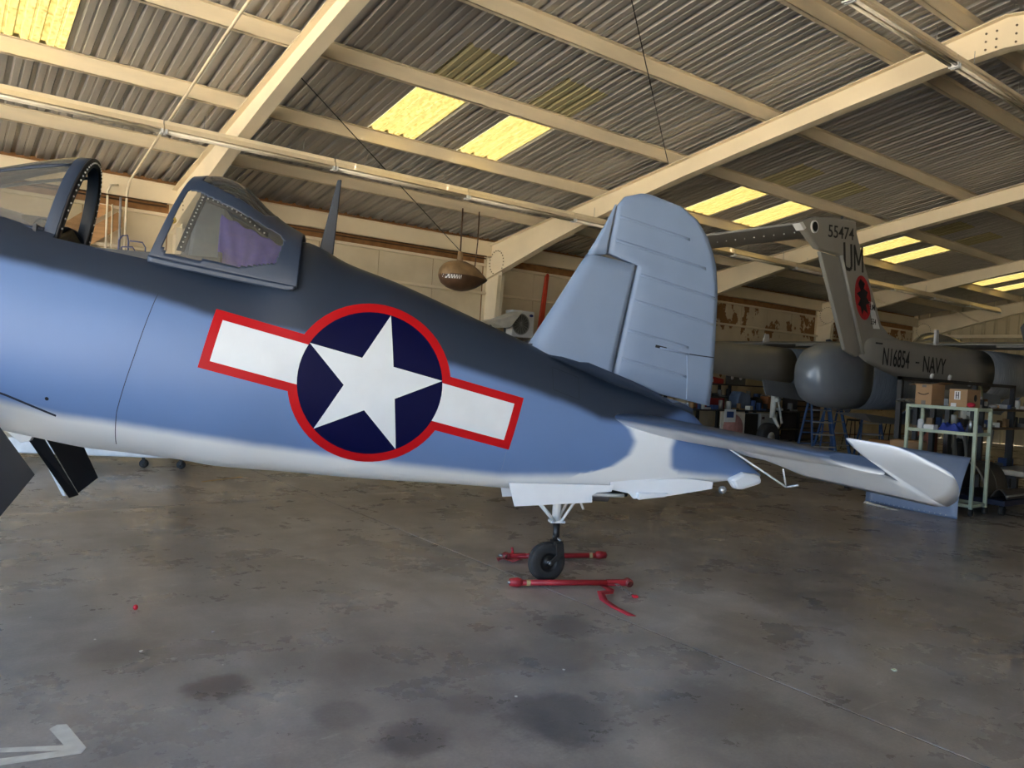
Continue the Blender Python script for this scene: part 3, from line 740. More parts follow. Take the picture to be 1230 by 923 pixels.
# stabilisers and elevators
RT = (.44, 1.32); PS = R(9.0); CS = (math.cos(PS), -math.sin(PS)); NS = (math.sin(PS), math.cos(PS))
def body(a, nrm, l, sd):
    nrm = nrm+.015+.012*l
    return V(RT[0]+a*CS[0]+nrm*NS[0], sd*l, RT[1]+a*CS[1]+nrm*NS[1])
def foil(u):
    """closed loop parameter u in 0..1: returns chord fraction, +1 upper / -1 lower"""
    c = (1-u*2)**2
    return c, (1 if u < .5 else -1)
HA = [(.1, .95), (2.7, .95)]
LEp = [(.10, -.08), (.25, -.01), (.6, .08), (1.2, .25), (1.7, .39), (2.0, .49), (2.1, .55)]
DEF = R(20)
for sd in (1, -1):
    def stab(u, v):
        l = .10+2.0*v; le = interp(LEp, l); hg = interp(HA, l); c, top = foil(u); ch = hg-le
        th = (.100-.048*v)*(1.5*math.sqrt(max(c, 0))*(1-.55*c)) if c > 0 else 0
        return body(le+ch*c, top*th, l, sd)
    m = MB().grid(stab, 48, 24)
    m.add([stab(i/48, 1) for i in range(48)], [tuple(range(48))]); m.add([stab(i/48, 0) for i in range(48)], [tuple(range(48))])
    st = m.build('stabilizer', PAINT, AIR)
    def stab_scheme(co):
        s, z = co.x, co.z; a = (s-RT[0])*CS[0]+(z-RT[1])*CS[1]; nn = (s-RT[0])*NS[0]+(z-RT[1])*NS[1]-.015-.012*abs(co.y)
        return {'dk': .022, 'wh': (-nn)*2.2-.05}
    set_attr(st, stab_scheme)
    # elevator: hinge row, horn at the tip, trailing edge
    TEp = [(.22, 1.22), (.45, 1.22), (.60, 1.30), (.75, 1.40), (1.2, 1.41), (2.0, 1.41), (2.15, 1.36), (2.3, 1.26), (2.45, 1.12), (2.55, 1.0), (2.61, .90)]
    LEe = [(.22, .97), (2.108, .97), (2.112, .60), (2.46, .62), (2.53, .67), (2.58, .75), (2.61, .86)]
    ls = [.22, .35, .45, .6, .75, .95, 1.2, 1.45, 1.7, 1.9, 2.0, 2.107, 2.1125, 2.15, 2.2, 2.26, 2.32, 2.38, 2.43, 2.48, 2.53, 2.56, 2.59, 2.608]
    NU = 24; m = MB(); vs = []
    for l in ls:
        le, te = interp(LEe, l), interp(TEp, l); hg = .95
        for i in range(NU):
            u = i/NU; c, top = foil(u); a = le+(te-le)*c
            t0 = (.058-.022*l/2)*(.35+.65*min(1, max(0, (2.62-l)*4))); th = t0*min(1, 2.2*math.sqrt(max(0, c)))*(1-c)**.7 if l > 2.11 else t0*(1-c)**.85
            da = a-hg; nn = top*th
            a2 = hg+da*math.cos(DEF)+nn*math.sin(DEF); n2 = -da*math.sin(DEF)+nn*math.cos(DEF)
            vs.append(body(a2, n2, l, sd))
    fs = [(j*NU+i, j*NU+(i+1) % NU, (j+1)*NU+(i+1) % NU, (j+1)*NU+i) for j in range(len(ls)-1) for i in range(NU)]
    m.add(vs, fs, True); m.add(vs[:NU], [tuple(range(NU))]); m.add(vs[-NU:], [tuple(range(NU))])
    el = m.build('elevator', PAINT, AIR)
    def el_scheme(co):
        s, z = co.x, co.z; a = (s-RT[0])*CS[0]+(z-RT[1])*CS[1]; nn = (s-RT[0])*NS[0]+(z-RT[1])*NS[1]-.015-.012*abs(co.y); l = abs(co.y)
        hg = .95; q = nn*math.cos(DEF)+(a-hg)*math.sin(DEF)
        return {'dk': -.3, 'wh': -q*4+.012}
    set_attr(el, el_scheme)
    # tab links under the elevator
    tb = MB(); tb.tube([body(.86, -.055, .42, sd), body(1.30, -.26, .62, sd)], .008, 6); tb.build('tab_link', white, el)
    tb = MB(); tb.tube([body(1.30, -.26, .62, sd), body(1.18, -.13, .72, sd)], .007, 6); tb.tube([body(1.30, -.26, .62, sd), body(1.33, -.225, .72, sd)], .007, 6); tb.build('tab_horn', white, el)
# tail wheel doors
def door(name, poly, l0, l1, sd, mat, parent=AIR):
    zs = [p[1] for p in poly]; zt_, zb_ = max(zs), min(zs); m = MB()
    pts = [Vector(V(s, sd*(l0+(l1-l0)*(zt_-z)/(zt_-zb_)), z)) for s, z in poly]
    m.prism(pts, V(0, 1, 0), .014); return m.build(name, mat, parent)
for sd in (1, -1):
    door('tail_wheel_door', [(-.385,.80), (-.34,.63), (-.1,.645), (.28,.668), (.278,.72), (.32,.742), (.44,.752), (.46,.80)], .175, .215, sd, AWHT)
    door('hook_bay_door', [(.44,.83), (.45,.762), (.60,.735), (.64,.695), (.70,.70), (.9,.715), (1.32,.785), (1.33,.84), (1.1,.86)], .13, .155, sd, AWHT)
MB().lathe([(0, .055), (.14, .055)], V(.34, 0, .70), V(1, 0, -.05), 12).build('hook_damper', steel, AIR)
MB().tube([V(.30, .05, .705), V(.6, .05, .70)], .016, 8).build('hook_rod', white, AIR)
MB().tube([V(.30, 0, .72), V(.64, 0, .715)], .035, 8).build('hook_shank', black, AIR)
MB().sphere(V(1.46, .06, .765), .034, 14, 8).build('tail_lamp', pm('clear_lamp', (170, 172, 175), .15, metal=.6), AIR)
MB().prism([V(.66, .17, .745), V(.67, .17, .69), V(.90, .16, .715), (V(.93, .16, .745))], V(0,1,0), .05).build('hook_fairing', AWHT, AIR, bevel=.01)
MB().prism([V(1.50,.06,.86), V(1.56,.06,.775), V(1.63,.06,.775), V(1.80,.06,.83), V(1.78,.06,.90), V(1.62,.06,.92)], V(0,1,0), .10).build('tail_cone_fairing', AWHT, AIR, bevel=.03)
# tail wheel leg
TL = bpy.data.objects.new('tail_wheel_leg', None); COL.objects.link(TL); TL.parent = AIR
MB().tube([V(.06,0,.74), V(.063,0,.475)], .036, 14).build('oleo_housing', white, TL)
m = MB()
for sl in (.05, -.05):
    m.tube([V(-.12, sl*1.6, .66), V(.04, sl*.8, .482)], .011, 8); m.tube([V(.20, sl*1.6, .68), V(.09, sl*.8, .482)], .011, 8)
m.build('leg_truss', white, TL)
MB().box((.005, -.045, .468), (.125, .045, .486)).build('truss_foot', white, TL, bevel=.004)
MB().tube([V(.215, .04, .70), V(.265, .05, .585)], .010, 8).build('hook_prong', white, TL)
MB().tube([V(.066,0,.475), V(.07,0,.30)], .027, 14).build('strut', black, TL)
FK = bpy.data.objects.new('fork', None)
m = MB(); m.box((.035, -.055, .285), (.115, .055, .325)); m.prism([V(.05, .062, .32), V(.115, .062, .31), V(.125, .062, .22), V(.02, .062, .135), V(-.015, .062, .15), V(.06, .062, .22)], V(0,1,0), .014); m.prism([V(.05, -.062, .32), V(.115, -.062, .31), V(.125, -.062, .22), V(.02, -.062, .135), V(-.015, -.062, .15), V(.06, -.062, .22)], V(0,1,0), .014)
m.build('fork', black, TL, bevel=.004)
MB().tube([V(.04,.0,.36), V(.10,.03,.33), V(.06,.05,.29)], .012, 8).build('torque_link', steel, TL)
WHL = bpy.data.objects.new('tail_wheel', None); COL.objects.link(WHL); WHL.parent = AIR; WHL.location = V(0, 0, .155); WHL.rotation_euler = (0, 0, R(13))
MB().lathe([(-.040,.075),(-.046,.11),(-.040,.143),(-.028,.153),(-.010,.155),(-.008,.151),(.008,.151),(.010,.155),(.028,.153),(.040,.143),(.046,.11),(.040,.075)], (0,0,0), (0,1,0), 40).build('tire', rubber, WHL)
MB().lathe([(-.038,.0),(-.042,.025),(-.030,.03),(-.026,.07),(-.038,.078),(-.038,.082),(.038,.082),(.038,.078),(.026,.07),(.030,.03),(.042,.025),(.038,0)], (0,0,0), (0,1,0), 32).build('wheel_hub', black, WHL)
MB().lathe([(-.072,0),(-.072,.016),(.072,.016),(.072,0)], (0,0,0), (0,1,0), 12).build('axle', steel, WHL)
# antenna mast
MB().prism([V(-1.875,0,2.44), V(-1.77,0,2.40), V(-1.735,0,2.99), V(-1.765,0,2.985)], V(0,1,0), .03).build('antenna_mast', pm('mast_dark', (38, 44, 54), .5), AIR, bevel=.008)
# ---- sliding canopy (pushed back)
def arch(i, t, w=.41):
    """i along 0..1, t around 0 (near sill) .. 1 (far sill)"""
    B = (-2.94+.95*i, 2.262-.135*i**.9); T_ = (smooth_interp([(0,-2.72),(.2,-2.55),(.45,-2.38),(.7,-2.22),(1,-1.975)], i), smooth_interp([(0,2.885),(.2,2.905),(.45,2.845),(.7,2.70),(.85,2.61),(1,2.545)], i))
    a = t*math.pi; k = math.sin(a)**.82; c = math.cos(a)
    l = math.copysign(abs(c)**.72, c)*(w+.055*i)*(1-.06*k)
    return (B[0]+(T_[0]-B[0])*k, l, B[1]+(T_[1]-B[1])*k)
def tri_in(poly, x, y):
    ins = False; n = len(poly)
    for i in range(n):
        x1, y1 = poly[i]; x2, y2 = poly[(i+1) % n]
        if (y1 > y) != (y2 > y) and x < (x2-x1)*(y-y1)/(y2-y1)+x1: ins = not ins
    return ins
GWIN = [(-2.855,2.345),(-2.83,2.30),(-2.74,2.285),(-2.36,2.245),(-2.14,2.285),(-2.095,2.45),(-2.13,2.49),(-2.32,2.585),(-2.66,2.735),(-2.725,2.745),(-2.745,2.71)]
TWIN = [(-2.655,2.83),(-2.63,2.96),(-2.2,2.96),(-2.17,2.64),(-2.235,2.62),(-2.37,2.70)]
def is_glass(p):
    return tri_in(GWIN, p[0], p[2]) and abs(p[1]) > .14 or tri_in(TWIN, p[0], p[2])
fr, gl = MB(), MB(); NI, NJ = 110, 150
pts = [[arch(i/NI, j/NJ) for j in range(NJ+1)] for i in range(NI+1)]
for i in range(NI):
    for j in range(NJ):
        q = [pts[i][j], pts[i+1][j], pts[i+1][j+1], pts[i][j+1]]; c = [sum(p[k] for p in q)/4 for k in range(3)]
        (gl if is_glass(c) else fr).add([V(*p) for p in q], [(0,1,2,3)], True)
# lower skirt with rounded rear corner
for sd in (1, -1):
    def sk(u, v):
        s = -2.94+.95*u; z0 = 2.262-.135*u**.9; return V(s, sd*((.41+.055*u)+.008), z0+.012-.045*v*(1 if u < .93 else max(0, 1-((u-.93)/.07)**2)))
    fr.grid(sk, 30, 3)
CAN = fr.build('canopy_frame', DKBL, AIR, solid=.008)
gl.build('canopy_glass', glass('canopy_plexiglass', (226, 224, 214), .06, .10), CAN)
# inner black rails with rivets
def inner(i, t): 
    p = arch(i, t, .385); return Vector(V(p[0]+.012, p[1], p[2]-.012))
m = MB(); rv = MB()
bandf = [(.115, .20)]
for far in (0, 1):
    tf = (lambda t: 1-t) if far else (lambda t: t)
    m = MB(); m.grid(lambda u, v: inner(.13+.05*v, tf(.03+.215*u)), 20, 2); m.build('inner_rail', black, CAN, solid=.012)
    m = MB(); m.grid(lambda u, v: inner(.13+.60*u, tf(.245-.03*v-.035*u)), 24, 2); m.build('inner_rail', black, CAN, solid=.012)
for k in range(14):
    for q in (inner(.155, .04+.19*k/13), inner(.15+.55*k/13, .23-.034*k/13)):
        rv.sphere(q+Vector((0, -.014, 0)), .006, 6, 4)
o = rv.build('rivet_row', white, CAN); o['kind'] = 'stuff'
MB().box((-2.93,-.34,2.12),(-2.62,.34,2.27)).build('headrest_deck', black, AIR, bevel=.02)
# padded head armour and plain purple sheet seen through the glass
m = MB(); m.prism([V(-2.74,0,2.24), V(-2.69,0,2.70), V(-2.60,0,2.74), V(-2.50,0,2.66), V(-2.48,0,2.24)], V(0,1,0), .50); m.build('head_armour', pm('armour_grey', (96, 104, 112), .6, var=.15, scale=12), AIR, bevel=.03)
def cov(u, v):
    s = -2.53+.46*u; z = 2.25+.36*v-.20*u*v+.008*math.sin(26*u+8*v); return V(s, .30-.05*v+.006*math.sin(40*u*(1-.4*v)+5*v), z)
MB().grid(cov, 40, 20).build('purple_sheet', pm('purple_matte', (74, 62, 172), .8, var=.12, scale=20), AIR, solid=.004)
# ---- windscreen
def hoop(t, w=.385, off=0.0):
    w = w-.055; off = off+.05
    a = t*math.pi; k = math.sin(a)**.75; c = math.cos(a); l = math.copysign(abs(c)**.85, c)*w*(1-.10*k)
    return (-3.60+.135*k+off, l, 2.31+.635*k)
m = MB(); n = 60; vs = []; fs = []
for i in range(n+1):
    t = i/n; p = hoop(t, .39); q = hoop(t, .345); q = (q[0], q[1], 2.31+(q[2]-2.31)*.945)
    for pp in (p, q):
        for ds in (-.055, .02): vs.append(V(pp[0]+ds, pp[1], pp[2]))
for i in range(n):
    a = i*4; b = a+4; fs += [(a, a+1, b+1, b), (a+2, b+2, b+3, a+3), (a, b, b+2, a+2), (a+1, a+3, b+3, b+1)]
m.add(vs, fs, True); WS = m.build('windscreen_hoop', DKBL, AIR, bevel=.003)
m = MB(); vs = []; fs = []
for i in range(n+1):
    t = i/n; p = hoop(t, .388); q = hoop(t, .325); q = (q[0], q[1], 2.31+(q[2]-2.31)*.91)
    for pp in (p, q):
        for ds in (.021, .034): vs.append(V(pp[0]+ds, pp[1], pp[2]))
for i in range(n):
    a = i*4; b = a+4; fs += [(a, a+1, b+1, b), (a+2, b+2, b+3, a+3), (a, b, b+2, a+2), (a+1, a+3, b+3, b+1)]
m.add(vs, fs, True); m.build('hoop_seal', black, WS)
m = MB(); m.grid(lambda u, v: V(-3.58+.05*v, .37-.74*u, 2.18+.28*(1-abs(u-.5)*.9)*v), 12, 4); m.build('instrument_shroud', black, WS, solid=.02)
rv = MB()
for k in range(34):
    t = .03+.94*k/33; p = hoop(t, .355); rv.sphere(V(p[0]+.036, p[1], 2.31+(p[2]-2.31)*.955), .007, 6, 4)
o = rv.build('rivet_row', white, WS); o['kind'] = 'stuff'
def wsc(u, v):
    """u forward 0..1, v around 0..1"""
    p = hoop(v, .385, -.05); f = (-4.55, .30*math.cos(v*math.pi), 2.50+.10*math.sin(v*math.pi)); e = u
    z = p[2]+(f[2]-p[2])*e**1.25; return V(p[0]+(f[0]-p[0])*e, p[1]+(f[1]-p[1])*e, z)
MB().grid(wsc, 16, 40).build('windscreen_glass', glass('windscreen_plexi', (216, 212, 200), .05, .16), WS)
fb = MB()
for v in (.30, .70):
    fb.tube([wsc(u/10, v) for u in range(11)], .012, 6)
for v in (.02, .98):
    fb.tube([wsc(u/10, v) for u in range(11)], .02, 6)
fb.build('windscreen_frame', DKBL, WS)
m = MB(); m.grid(lambda u, v: V(-3.66-.8*u, (.33-.06*u)*math.cos(v*math.pi), 2.36+.10*u+(.15-.06*u)*math.sin(v*math.pi)), 12, 14); m.build('glare_shield', pm('glare_shield_grey', (52, 50, 48), .8, var=.2, scale=8), WS, solid=.01)
# ------------------------------------------------------------------ the grey twin-boom aircraft
BY, BX = 9.22, 15.0
BRO = thing('twin_boom_aircraft', 'grey twin-boom military aircraft marked NAVY with a red emblem on its tail fin', 'airplane', (BX, BY, 0))
GREY = pm('haze_grey', (142, 140, 134), .45, var=.08, scale=1.6)
BGREY = pm('belly_grey', (134, 142, 152), .32, var=.10, scale=2, metal=.15)
BARE = pm('bare_metal_panels', (156, 164, 174), .34, metal=.5, var=.22, scale=5, stretch=(6, 1, .6))
DGR = pm('charcoal_propeller_grey', (70, 74, 80), .4, var=.1)
LETTER = pm('black_lettering', (22, 22, 24), .6, var=.05)
def B(x, y, z): return (x-BX, y-BY, z)
def loft(secs, n=28, e=2.3):
    """secs: (x, yc, zc, ry, rz)"""
    m = MB(); vs = []; fs = []
    for x, yc, zc, ry, rz in secs:
        for k in range(n):
            a = 2*math.pi*k/n; c, s = math.cos(a), math.sin(a)
            vs.append(B(x, yc+ry*math.copysign(abs(c)**(2/e), c), zc+rz*math.copysign(abs(s)**(2/e), s)))
    for i in range(len(secs)-1):
        for k in range(n): fs.append((i*n+k, (i+1)*n+k, (i+1)*n+(k+1) % n, i*n+(k+1) % n))
    m.add(vs, fs, True); m.add(vs[:n], [tuple(range(n))]); m.add(vs[-n:], [tuple(range(n))]); return m
def boom(y):
    return loft([(12.70,y,2.40,.05,.16),(13.0,y,2.37,.12,.23),(13.6,y,2.31,.17,.30),(14.5,y,2.23,.22,.37),(15.4,y,2.20,.26,.40),(16.4,y,2.18,.32,.44),(17.2,y,2.14,.40,.48)])
for y in (7.0, 11.45):
    bm_ = boom(y).build('tail_boom', GREY, BRO)
    nac = loft([(17.2,y,2.14,.40,.48),(18.2,y,2.12,.44,.52),(19.3,y,2.16,.42,.48),(20.2,y,2.22,.34,.36),(20.5,y,2.24,.24,.26)]).build('engine_nacelle', BARE, BRO)
    MB().lathe([(0,.24),(.25,.2),(.5,.08),(.56,0)], B(20.5,y,2.24), (1,0,0), 20).build('spinner', DGR, BRO)
    for k in range(3):
        a = R(120*k+(18 if y < 9 else 50)); d = Vector((0, math.sin(a), math.cos(a))); sdv = d.cross(Vector((1,0,0))); h = Vector(B(20.7,y,2.24))
        MB().add([h+d*.15+sdv*.05, h+d*.15-sdv*.05, h+d*.7-sdv*.11, h+d*1.2-sdv*.09, h+d*1.28, h+d*1.2+sdv*.09, h+d*.7+sdv*.11], [(0,1,2,3,4,5,6)]).build('propeller_blade', DGR, BRO, solid=.03)
    # fin with rudder
    def fp(pts): return [Vector(B(x, y, z)) for x, z in pts]
    fn_ = MB().prism(fp([(12.73,2.26),(11.86,3.84),(11.20,3.86),(10.62,4.17),(10.98,4.33),(11.6,4.42),(12.24,4.46),(12.30,4.26),(12.60,3.79),(12.89,3.40),(13.27,2.83),(13.55,2.68),(14.0,2.60),(13.9,2.4),(13.1,2.3)]), (0,1,0), .12).build('tail_fin', GREY, BRO, bevel=.03)
    rd = MB().prism(fp([(11.28,3.83),(11.83,3.81),(12.68,2.28),(12.56,2.215),(12.20,2.31)]), (0,1,0), .07).build('tail_rudder', GREY, BRO, bevel=.015)
    MB().tube([B(11.84,y-.07,3.83), B(12.25,y-.075,3.05), B(12.70,y-.07,2.27)], .022, 8).build('rudder_hinge_tube', pm('hinge_grey', (160,160,156), .4), rd)
    MB().lathe([(0,.10),(.02,.10),(.02,.075),(.0,.07)], B(11.02,y-.06,4.175), (0,-1,0), 20).build('tail_light_ring', white, fn_)
    MB().lathe([(0.022,.075),(.024,0)], B(11.02,y-.06,4.175), (0,-1,0), 20).build('tail_light_lens', black, fn_)
    MB().prism(fp([(10.62,4.17),(10.70,4.20),(10.80,4.12),(10.74,4.08)]), (0,1,0), .135).build('fin_tip_cap', white, fn_)
    MB().sphere(B(11.9,y,4.47), .025, 8, 5).build('fin_beacon', DGR, fn_)
    # main gear
    gr = bpy.data.objects.new('main_gear', None); COL.objects.link(gr); gr.parent = BRO
    MB().tube([B(16.95,y,1.85), B(16.9,y,1.35), B(16.86,y,.85)], [.09,.075,.06], 12).build('gear_strut', pm('gear_white', (206,206,200), .45), gr)
    m = MB(); m.tube([B(16.86,y,.95), B(17.15,y,.62), B(16.55,y,.37)], .05, 10); m.tube([B(16.95,y-.06,1.40), B(17.2,y-.06,.72)], .03, 8); m.tube([B(16.82,y-.12,1.30), B(16.98,y-.1,1.30)], .05, 8)
    m.build('gear_arm', pm('gear_white', (206,206,200), .45), gr)
    MB().lathe([(-.1,.15),(-.12,.28),(-.09,.36),(0,.37),(.09,.36),(.12,.28),(.1,.15)], B(16.5,y-.16,.37), (0,1,0), 28).build('gear_tire', rubber, gr)
    MB().lathe([(-.1,0),(-.1,.16),(.1,.16),(.1,0)], B(16.5,y-.16,.37), (0,1,0), 20).build('gear_hub', pm('gear_white', (206,206,200), .45), gr)
    # gear door panels
    MB().prism([B(16.0,y-.25,1.78), B(17.9,y-.25,1.72), B(17.9,y-.30,1.30), B(16.1,y-.30,1.42)], (0,1,0), .02).build('gear_door', BGREY, BRO)
# markings on the near fin and boom
yn = 7.0-.062
def mark(body, size, sx, x, z, y, tilt=0.0, name='marking', parent=BRO):
    me = text_mesh(body, size, sx, .0015); me.materials.append(LETTER)
    o = share(name, me, parent, B(x, y, z), (R(90), 0, 0)); o.rotation_euler = (R(90), -tilt, 0); return o
mark('55474', .28, 1.12, 11.42, 4.08, yn, R(4))
def strokes(name, x0, z0, w, h, paths, t=.055, shear=.16):
    m = MB()
    for pth in paths:
        for (a, b), (c, d) in zip(pth, pth[1:]):
            p0 = Vector(B(x0+a*w-b*h*shear, yn, z0+b*h)); p1 = Vector(B(x0+c*w-d*h*shear, yn, z0+d*h)); m.bar(p0, p1, t, .004, (0, 1, 0))
    return m.build(name, LETTER, BRO)
strokes('marking', 11.98, 3.64, .21, .42, [[(0,1),(0,.12),(.22,0),(.78,0),(1,.12),(1,1)]])
strokes('marking', 12.29, 3.64, .25, .42, [[(0,0),(0,1),(.5,.25),(1,1),(1,0)]], .045)
mark('N16854', .44, .58, 13.20, 2.12, 6.855, R(0)).rotation_euler = (R(90), R(2), R(-4.5))
mark('NAVY', .42, .72, 14.46, 2.06, 6.755, R(0)).rotation_euler = (R(90), R(1.5), R(-3.5))
MB().box(B(14.26,6.765,2.2), B(14.36,6.785,2.225)).build('marking_dash', LETTER, BRO)
MB().box(B(13.0,6.86,2.47), B(13.2,6.88,2.495)).build('stencil_line', LETTER, BRO)
em = MB().lathe([(0, .0), (.0, .36)], (0,0,0), (0,-1,0), 36); em.v = [B(12.60+x*.72-z*.26, yn, 3.22+z*1.02) for x, y_, z in em.v]
em.build('fin_emblem', pm('emblem_red', (176, 28, 36), .5, var=.25, scale=14), BRO, recalc=False)
fig = [(-.05,.28),(.08,.22),(.03,.14),(.15,.10),(.10,.02),(.18,-.06),(.07,-.10),(.12,-.24),(.0,-.18),(-.06,-.27),(-.09,-.14),(-.17,-.12),(-.08,-.02),(-.18,.05),(-.06,.10),(-.12,.2)]
MB().add([B(12.60+x*1.1-z*.26, yn-.003, 3.22+z*1.1) for x, z in fig], [tuple(range(len(fig)))]).build('emblem_figure', LETTER, BRO, recalc=False)
MB().prism([Vector(B(x, 7.0, z)) for x, z in ((12.78,3.18),(12.92,3.18),(13.22,2.74),(13.0,2.73))], (0,1,0), .124).build('fin_placard', white, BRO)
for k, (tx, tz) in enumerate((('UM', 3.04), ('554', 2.80))):
    mark(tx, .14, .8, 12.84+.06*k, tz, 6.935)
# tailplane between the fins
def tp(u, v):
    c, top = foil(u); y = 7.0+4.45*v; th = .07*(2*math.sqrt(max(c,0))*(1-c)); return B(11.92-1.25*c, y, 4.22+(th if top > 0 else -th)-.02*c)
MB().grid(tp, 32, 10).build('tailplane', GREY, BRO)
m = MB()
for k in range(22): m.sphere(B(11.05, 7.3+.19*k, 4.125), .012, 6, 4)
o = m.build('rivet_row', white, BRO); o['kind'] = 'stuff'
# wing
def wg(u, v):
    c, top = foil(u); y = 3.9+10.6*v; th = .13*(2*math.sqrt(max(c,0))*(1-c)); return B(19.3-2.35*c, y, 2.78+(th if top > 0 else -th*.6)-.06*c)
m = MB().grid(wg, 32, 12)
for v in (0, 1): m.add([wg(i/32, v) for i in range(32)], [tuple(range(32))])
m.build('wing', GREY, BRO)
for a, b in ((4.2, 6.5), (7.5, 10.95), (11.9, 14.3)):
    MB().box(B(16.92, a, 2.655), B(17.15, b, 2.69)).build('flap', pm('flap_grey', (128, 126, 118), .5), BRO)
MB().prism([B(17.0,7.72,2.70), B(17.14,7.72,2.70), B(17.10,7.72,3.02), B(17.0,7.72,3.02)], (0,1,0), .05).build('wing_fence', pm('fence_white', (190,192,196), .4), BRO)
MB().prism([B(17.2,12.1,2.70), B(17.5,12.1,2.70), B(17.45,12.1,2.98), B(17.28,12.1,2.98)], (0,1,0), .03).build('wing_fence', pm('fence_white', (190,192,196), .4), BRO)
# cargo pod and cockpit
pod = loft([(14.62,9.2,1.93,.02,.05),(14.66,9.2,1.93,.22,.28),(14.78,9.2,1.93,.36,.45),(15.0,9.2,1.93,.47,.60),(15.35,9.2,1.94,.54,.69),(15.8,9.2,1.95,.57,.73),(16.3,9.2,1.96,.58,.74)], 36, 2.6).build('pod_tail_cone', BGREY, BRO)
loft([(16.3,9.2,1.96,.58,.74),(18.0,9.2,1.98,.58,.75),(19.6,9.2,2.0,.58,.76),(21.0,9.2,1.95,.55,.72),(22.4,9.2,1.82,.42,.52),(23.2,9.2,1.70,.25,.32),(23.6,9.2,1.64,.05,.06)], 36, 2.6).build('fuselage_pod', BARE, BRO)
loft([(19.4,9.2,2.5,.3,.2),(20.0,9.2,2.75,.48,.45),(21.2,9.2,2.70,.48,.45),(22.2,9.2,2.35,.35,.30),(22.7,9.2,2.15,.1,.08)], 24, 2).build('cockpit_canopy', glass('dark_canopy', (90, 96, 100), .05, .3), BRO)
MB().tube([B(22.0,9.2,1.4), B(22.0,9.2,.35)], .06, 10).build('nose_leg', pm('gear_white', (206,206,200), .45), BRO)
MB().lathe([(-.08,.1),(-.09,.22),(0,.28),(.09,.22),(.08,.1)], B(22.0,9.2,.28), (0,1,0), 20).build('nose_tire', rubber, BRO)
# sponson panels hanging under the pod
m = MB()
m.add([B(15.6,8.4,1.18), B(17.6,8.1,1.02), B(17.9,9.0,1.05), B(15.9,9.3,1.15), B(16.3,8.6,.98), B(17.2,8.5,.94)], [(0,1,5,4), (1,2,5), (2,3,4,5), (3,0,4), (0,1,2,3)]); m.build('sponson', BGREY, BRO)
MB().add([B(17.0,8.2,1.30), B(18.4,7.7,1.42), B(18.9,8.3,1.05), B(17.6,8.8,.98)], [(0,1,2,3)]).build('sponson_door', BGREY, BRO, solid=.03)
for k, (x, z) in enumerate(((14.75, 1.99), (15.40, 1.99), (16.2, 1.90))):
    MB().lathe([(0,.055),(.03,.05),(.035,.02),(.035,0)], B(x, 6.72-.03*k, z), (0,-1,-.2), 14).build('boom_light', pm('lamp_white', (225,225,222), .2), BRO)

# ------------------------------------------------------------------ strip lights
def strip_light(name, label, group, x, y, z):
    t = thing(name, label, 'light fixture', (x, y, z), 0, group)
    MB().box((0, -.02, .07), (2.38, .02, .12)).build('mounting_rail', cream2, t, bevel=.004)
    m = MB(); m.add([(0,-.07,.0), (0,-.03,.07), (0,.03,.07), (0,.07,.0), (2.38,-.07,.0), (2.38,-.03,.07), (2.38,.03,.07), (2.38,.07,.0)], [(0,1,5,4), (1,2,6,5), (2,3,7,6), (0,4,7,3), (0,3,2,1), (4,5,6,7)])
    m.build('housing', cream, t)
    for yy in (-.035, .035):
        MB().tube([(.04, yy, -.028), (2.34, yy, -.028)], .019, 10).build('lamp_tube', pm('tube_glass', (222, 214, 196), .25), t)
    for xx in (.015, 2.365):
        MB().box((xx-.015, -.06, -.055), (xx+.015, .06, .002)).build('lamp_holder', white, t, bevel=.003)
    for xx in (.5, 1.9):
        MB().tube([(xx, 0, .12), (xx, 0, .30)], .004, 6).build('hanger', steel, t)
    return t
l0 = strip_light('strip_light', 'long cream strip light in the row hung under the low rafters', 'strip lights under the low rafters', -7.2, 11.02, 4.56)
for k in range(1, 15): copy_tree(l0, None, (-7.2+2.4*k, 11.02, 4.56))
l1 = strip_light('strip_light', 'long grey-cream strip light in the row hung beside the ridge', 'strip lights beside the ridge', -7.0, 4.42, 5.66)
for k in range(1, 14): copy_tree(l1, None, (-7.0+2.4*k, 4.42, 5.66))

# ------------------------------------------------------------------ things on and near the back wall
# conduits
cw = pm('conduit_cream', (214, 202, 176), .45); cg = pm('conduit_grey', (150, 148, 150), .4)
def conduit(pts, r, label, mat): 
    return tag(MB().tube(pts, r, 8).build('conduit', mat), label, 'conduit')
conduit([(2.38,14.70,2.4),(2.36,14.70,4.30),(2.40,14.70,4.42),(2.52,14.70,4.44)], .018, 'cream conduit standing at the wall with a short bend at its top', cw)
conduit([(2.47,14.70,2.4),(2.44,14.70,4.10)], .012, 'thin conduit between two thicker ones, ending below the wall top', cw)
conduit([(2.59,14.70,2.4),(2.56,14.70,4.26)], .020, 'straight grey conduit on the wall', cg)
conduit([(2.66,14.70,2.4),(2.655,14.70,4.25),(2.66,14.68,4.38),(2.66,14.5,4.52),(2.66,9.4,5.38),(2.68,8.0,5.62),(2.68,4.4,6.2)], .020, 'long conduit climbing the wall and running up under the roof', cw)
m = MB(); m.tube([(2.55,14.62,2.5),(2.55,14.62,3.50),(2.60,14.62,3.58),(2.68,14.62,3.60),(2.70,14.62,3.5),(2.70,14.62,2.5)], .014, 8)
t = tag(m.build('hose_rack', pm('blue_grey_tube', (86, 92, 132), .4)), 'narrow blue-grey tube hoop standing by the conduits', 'rack')
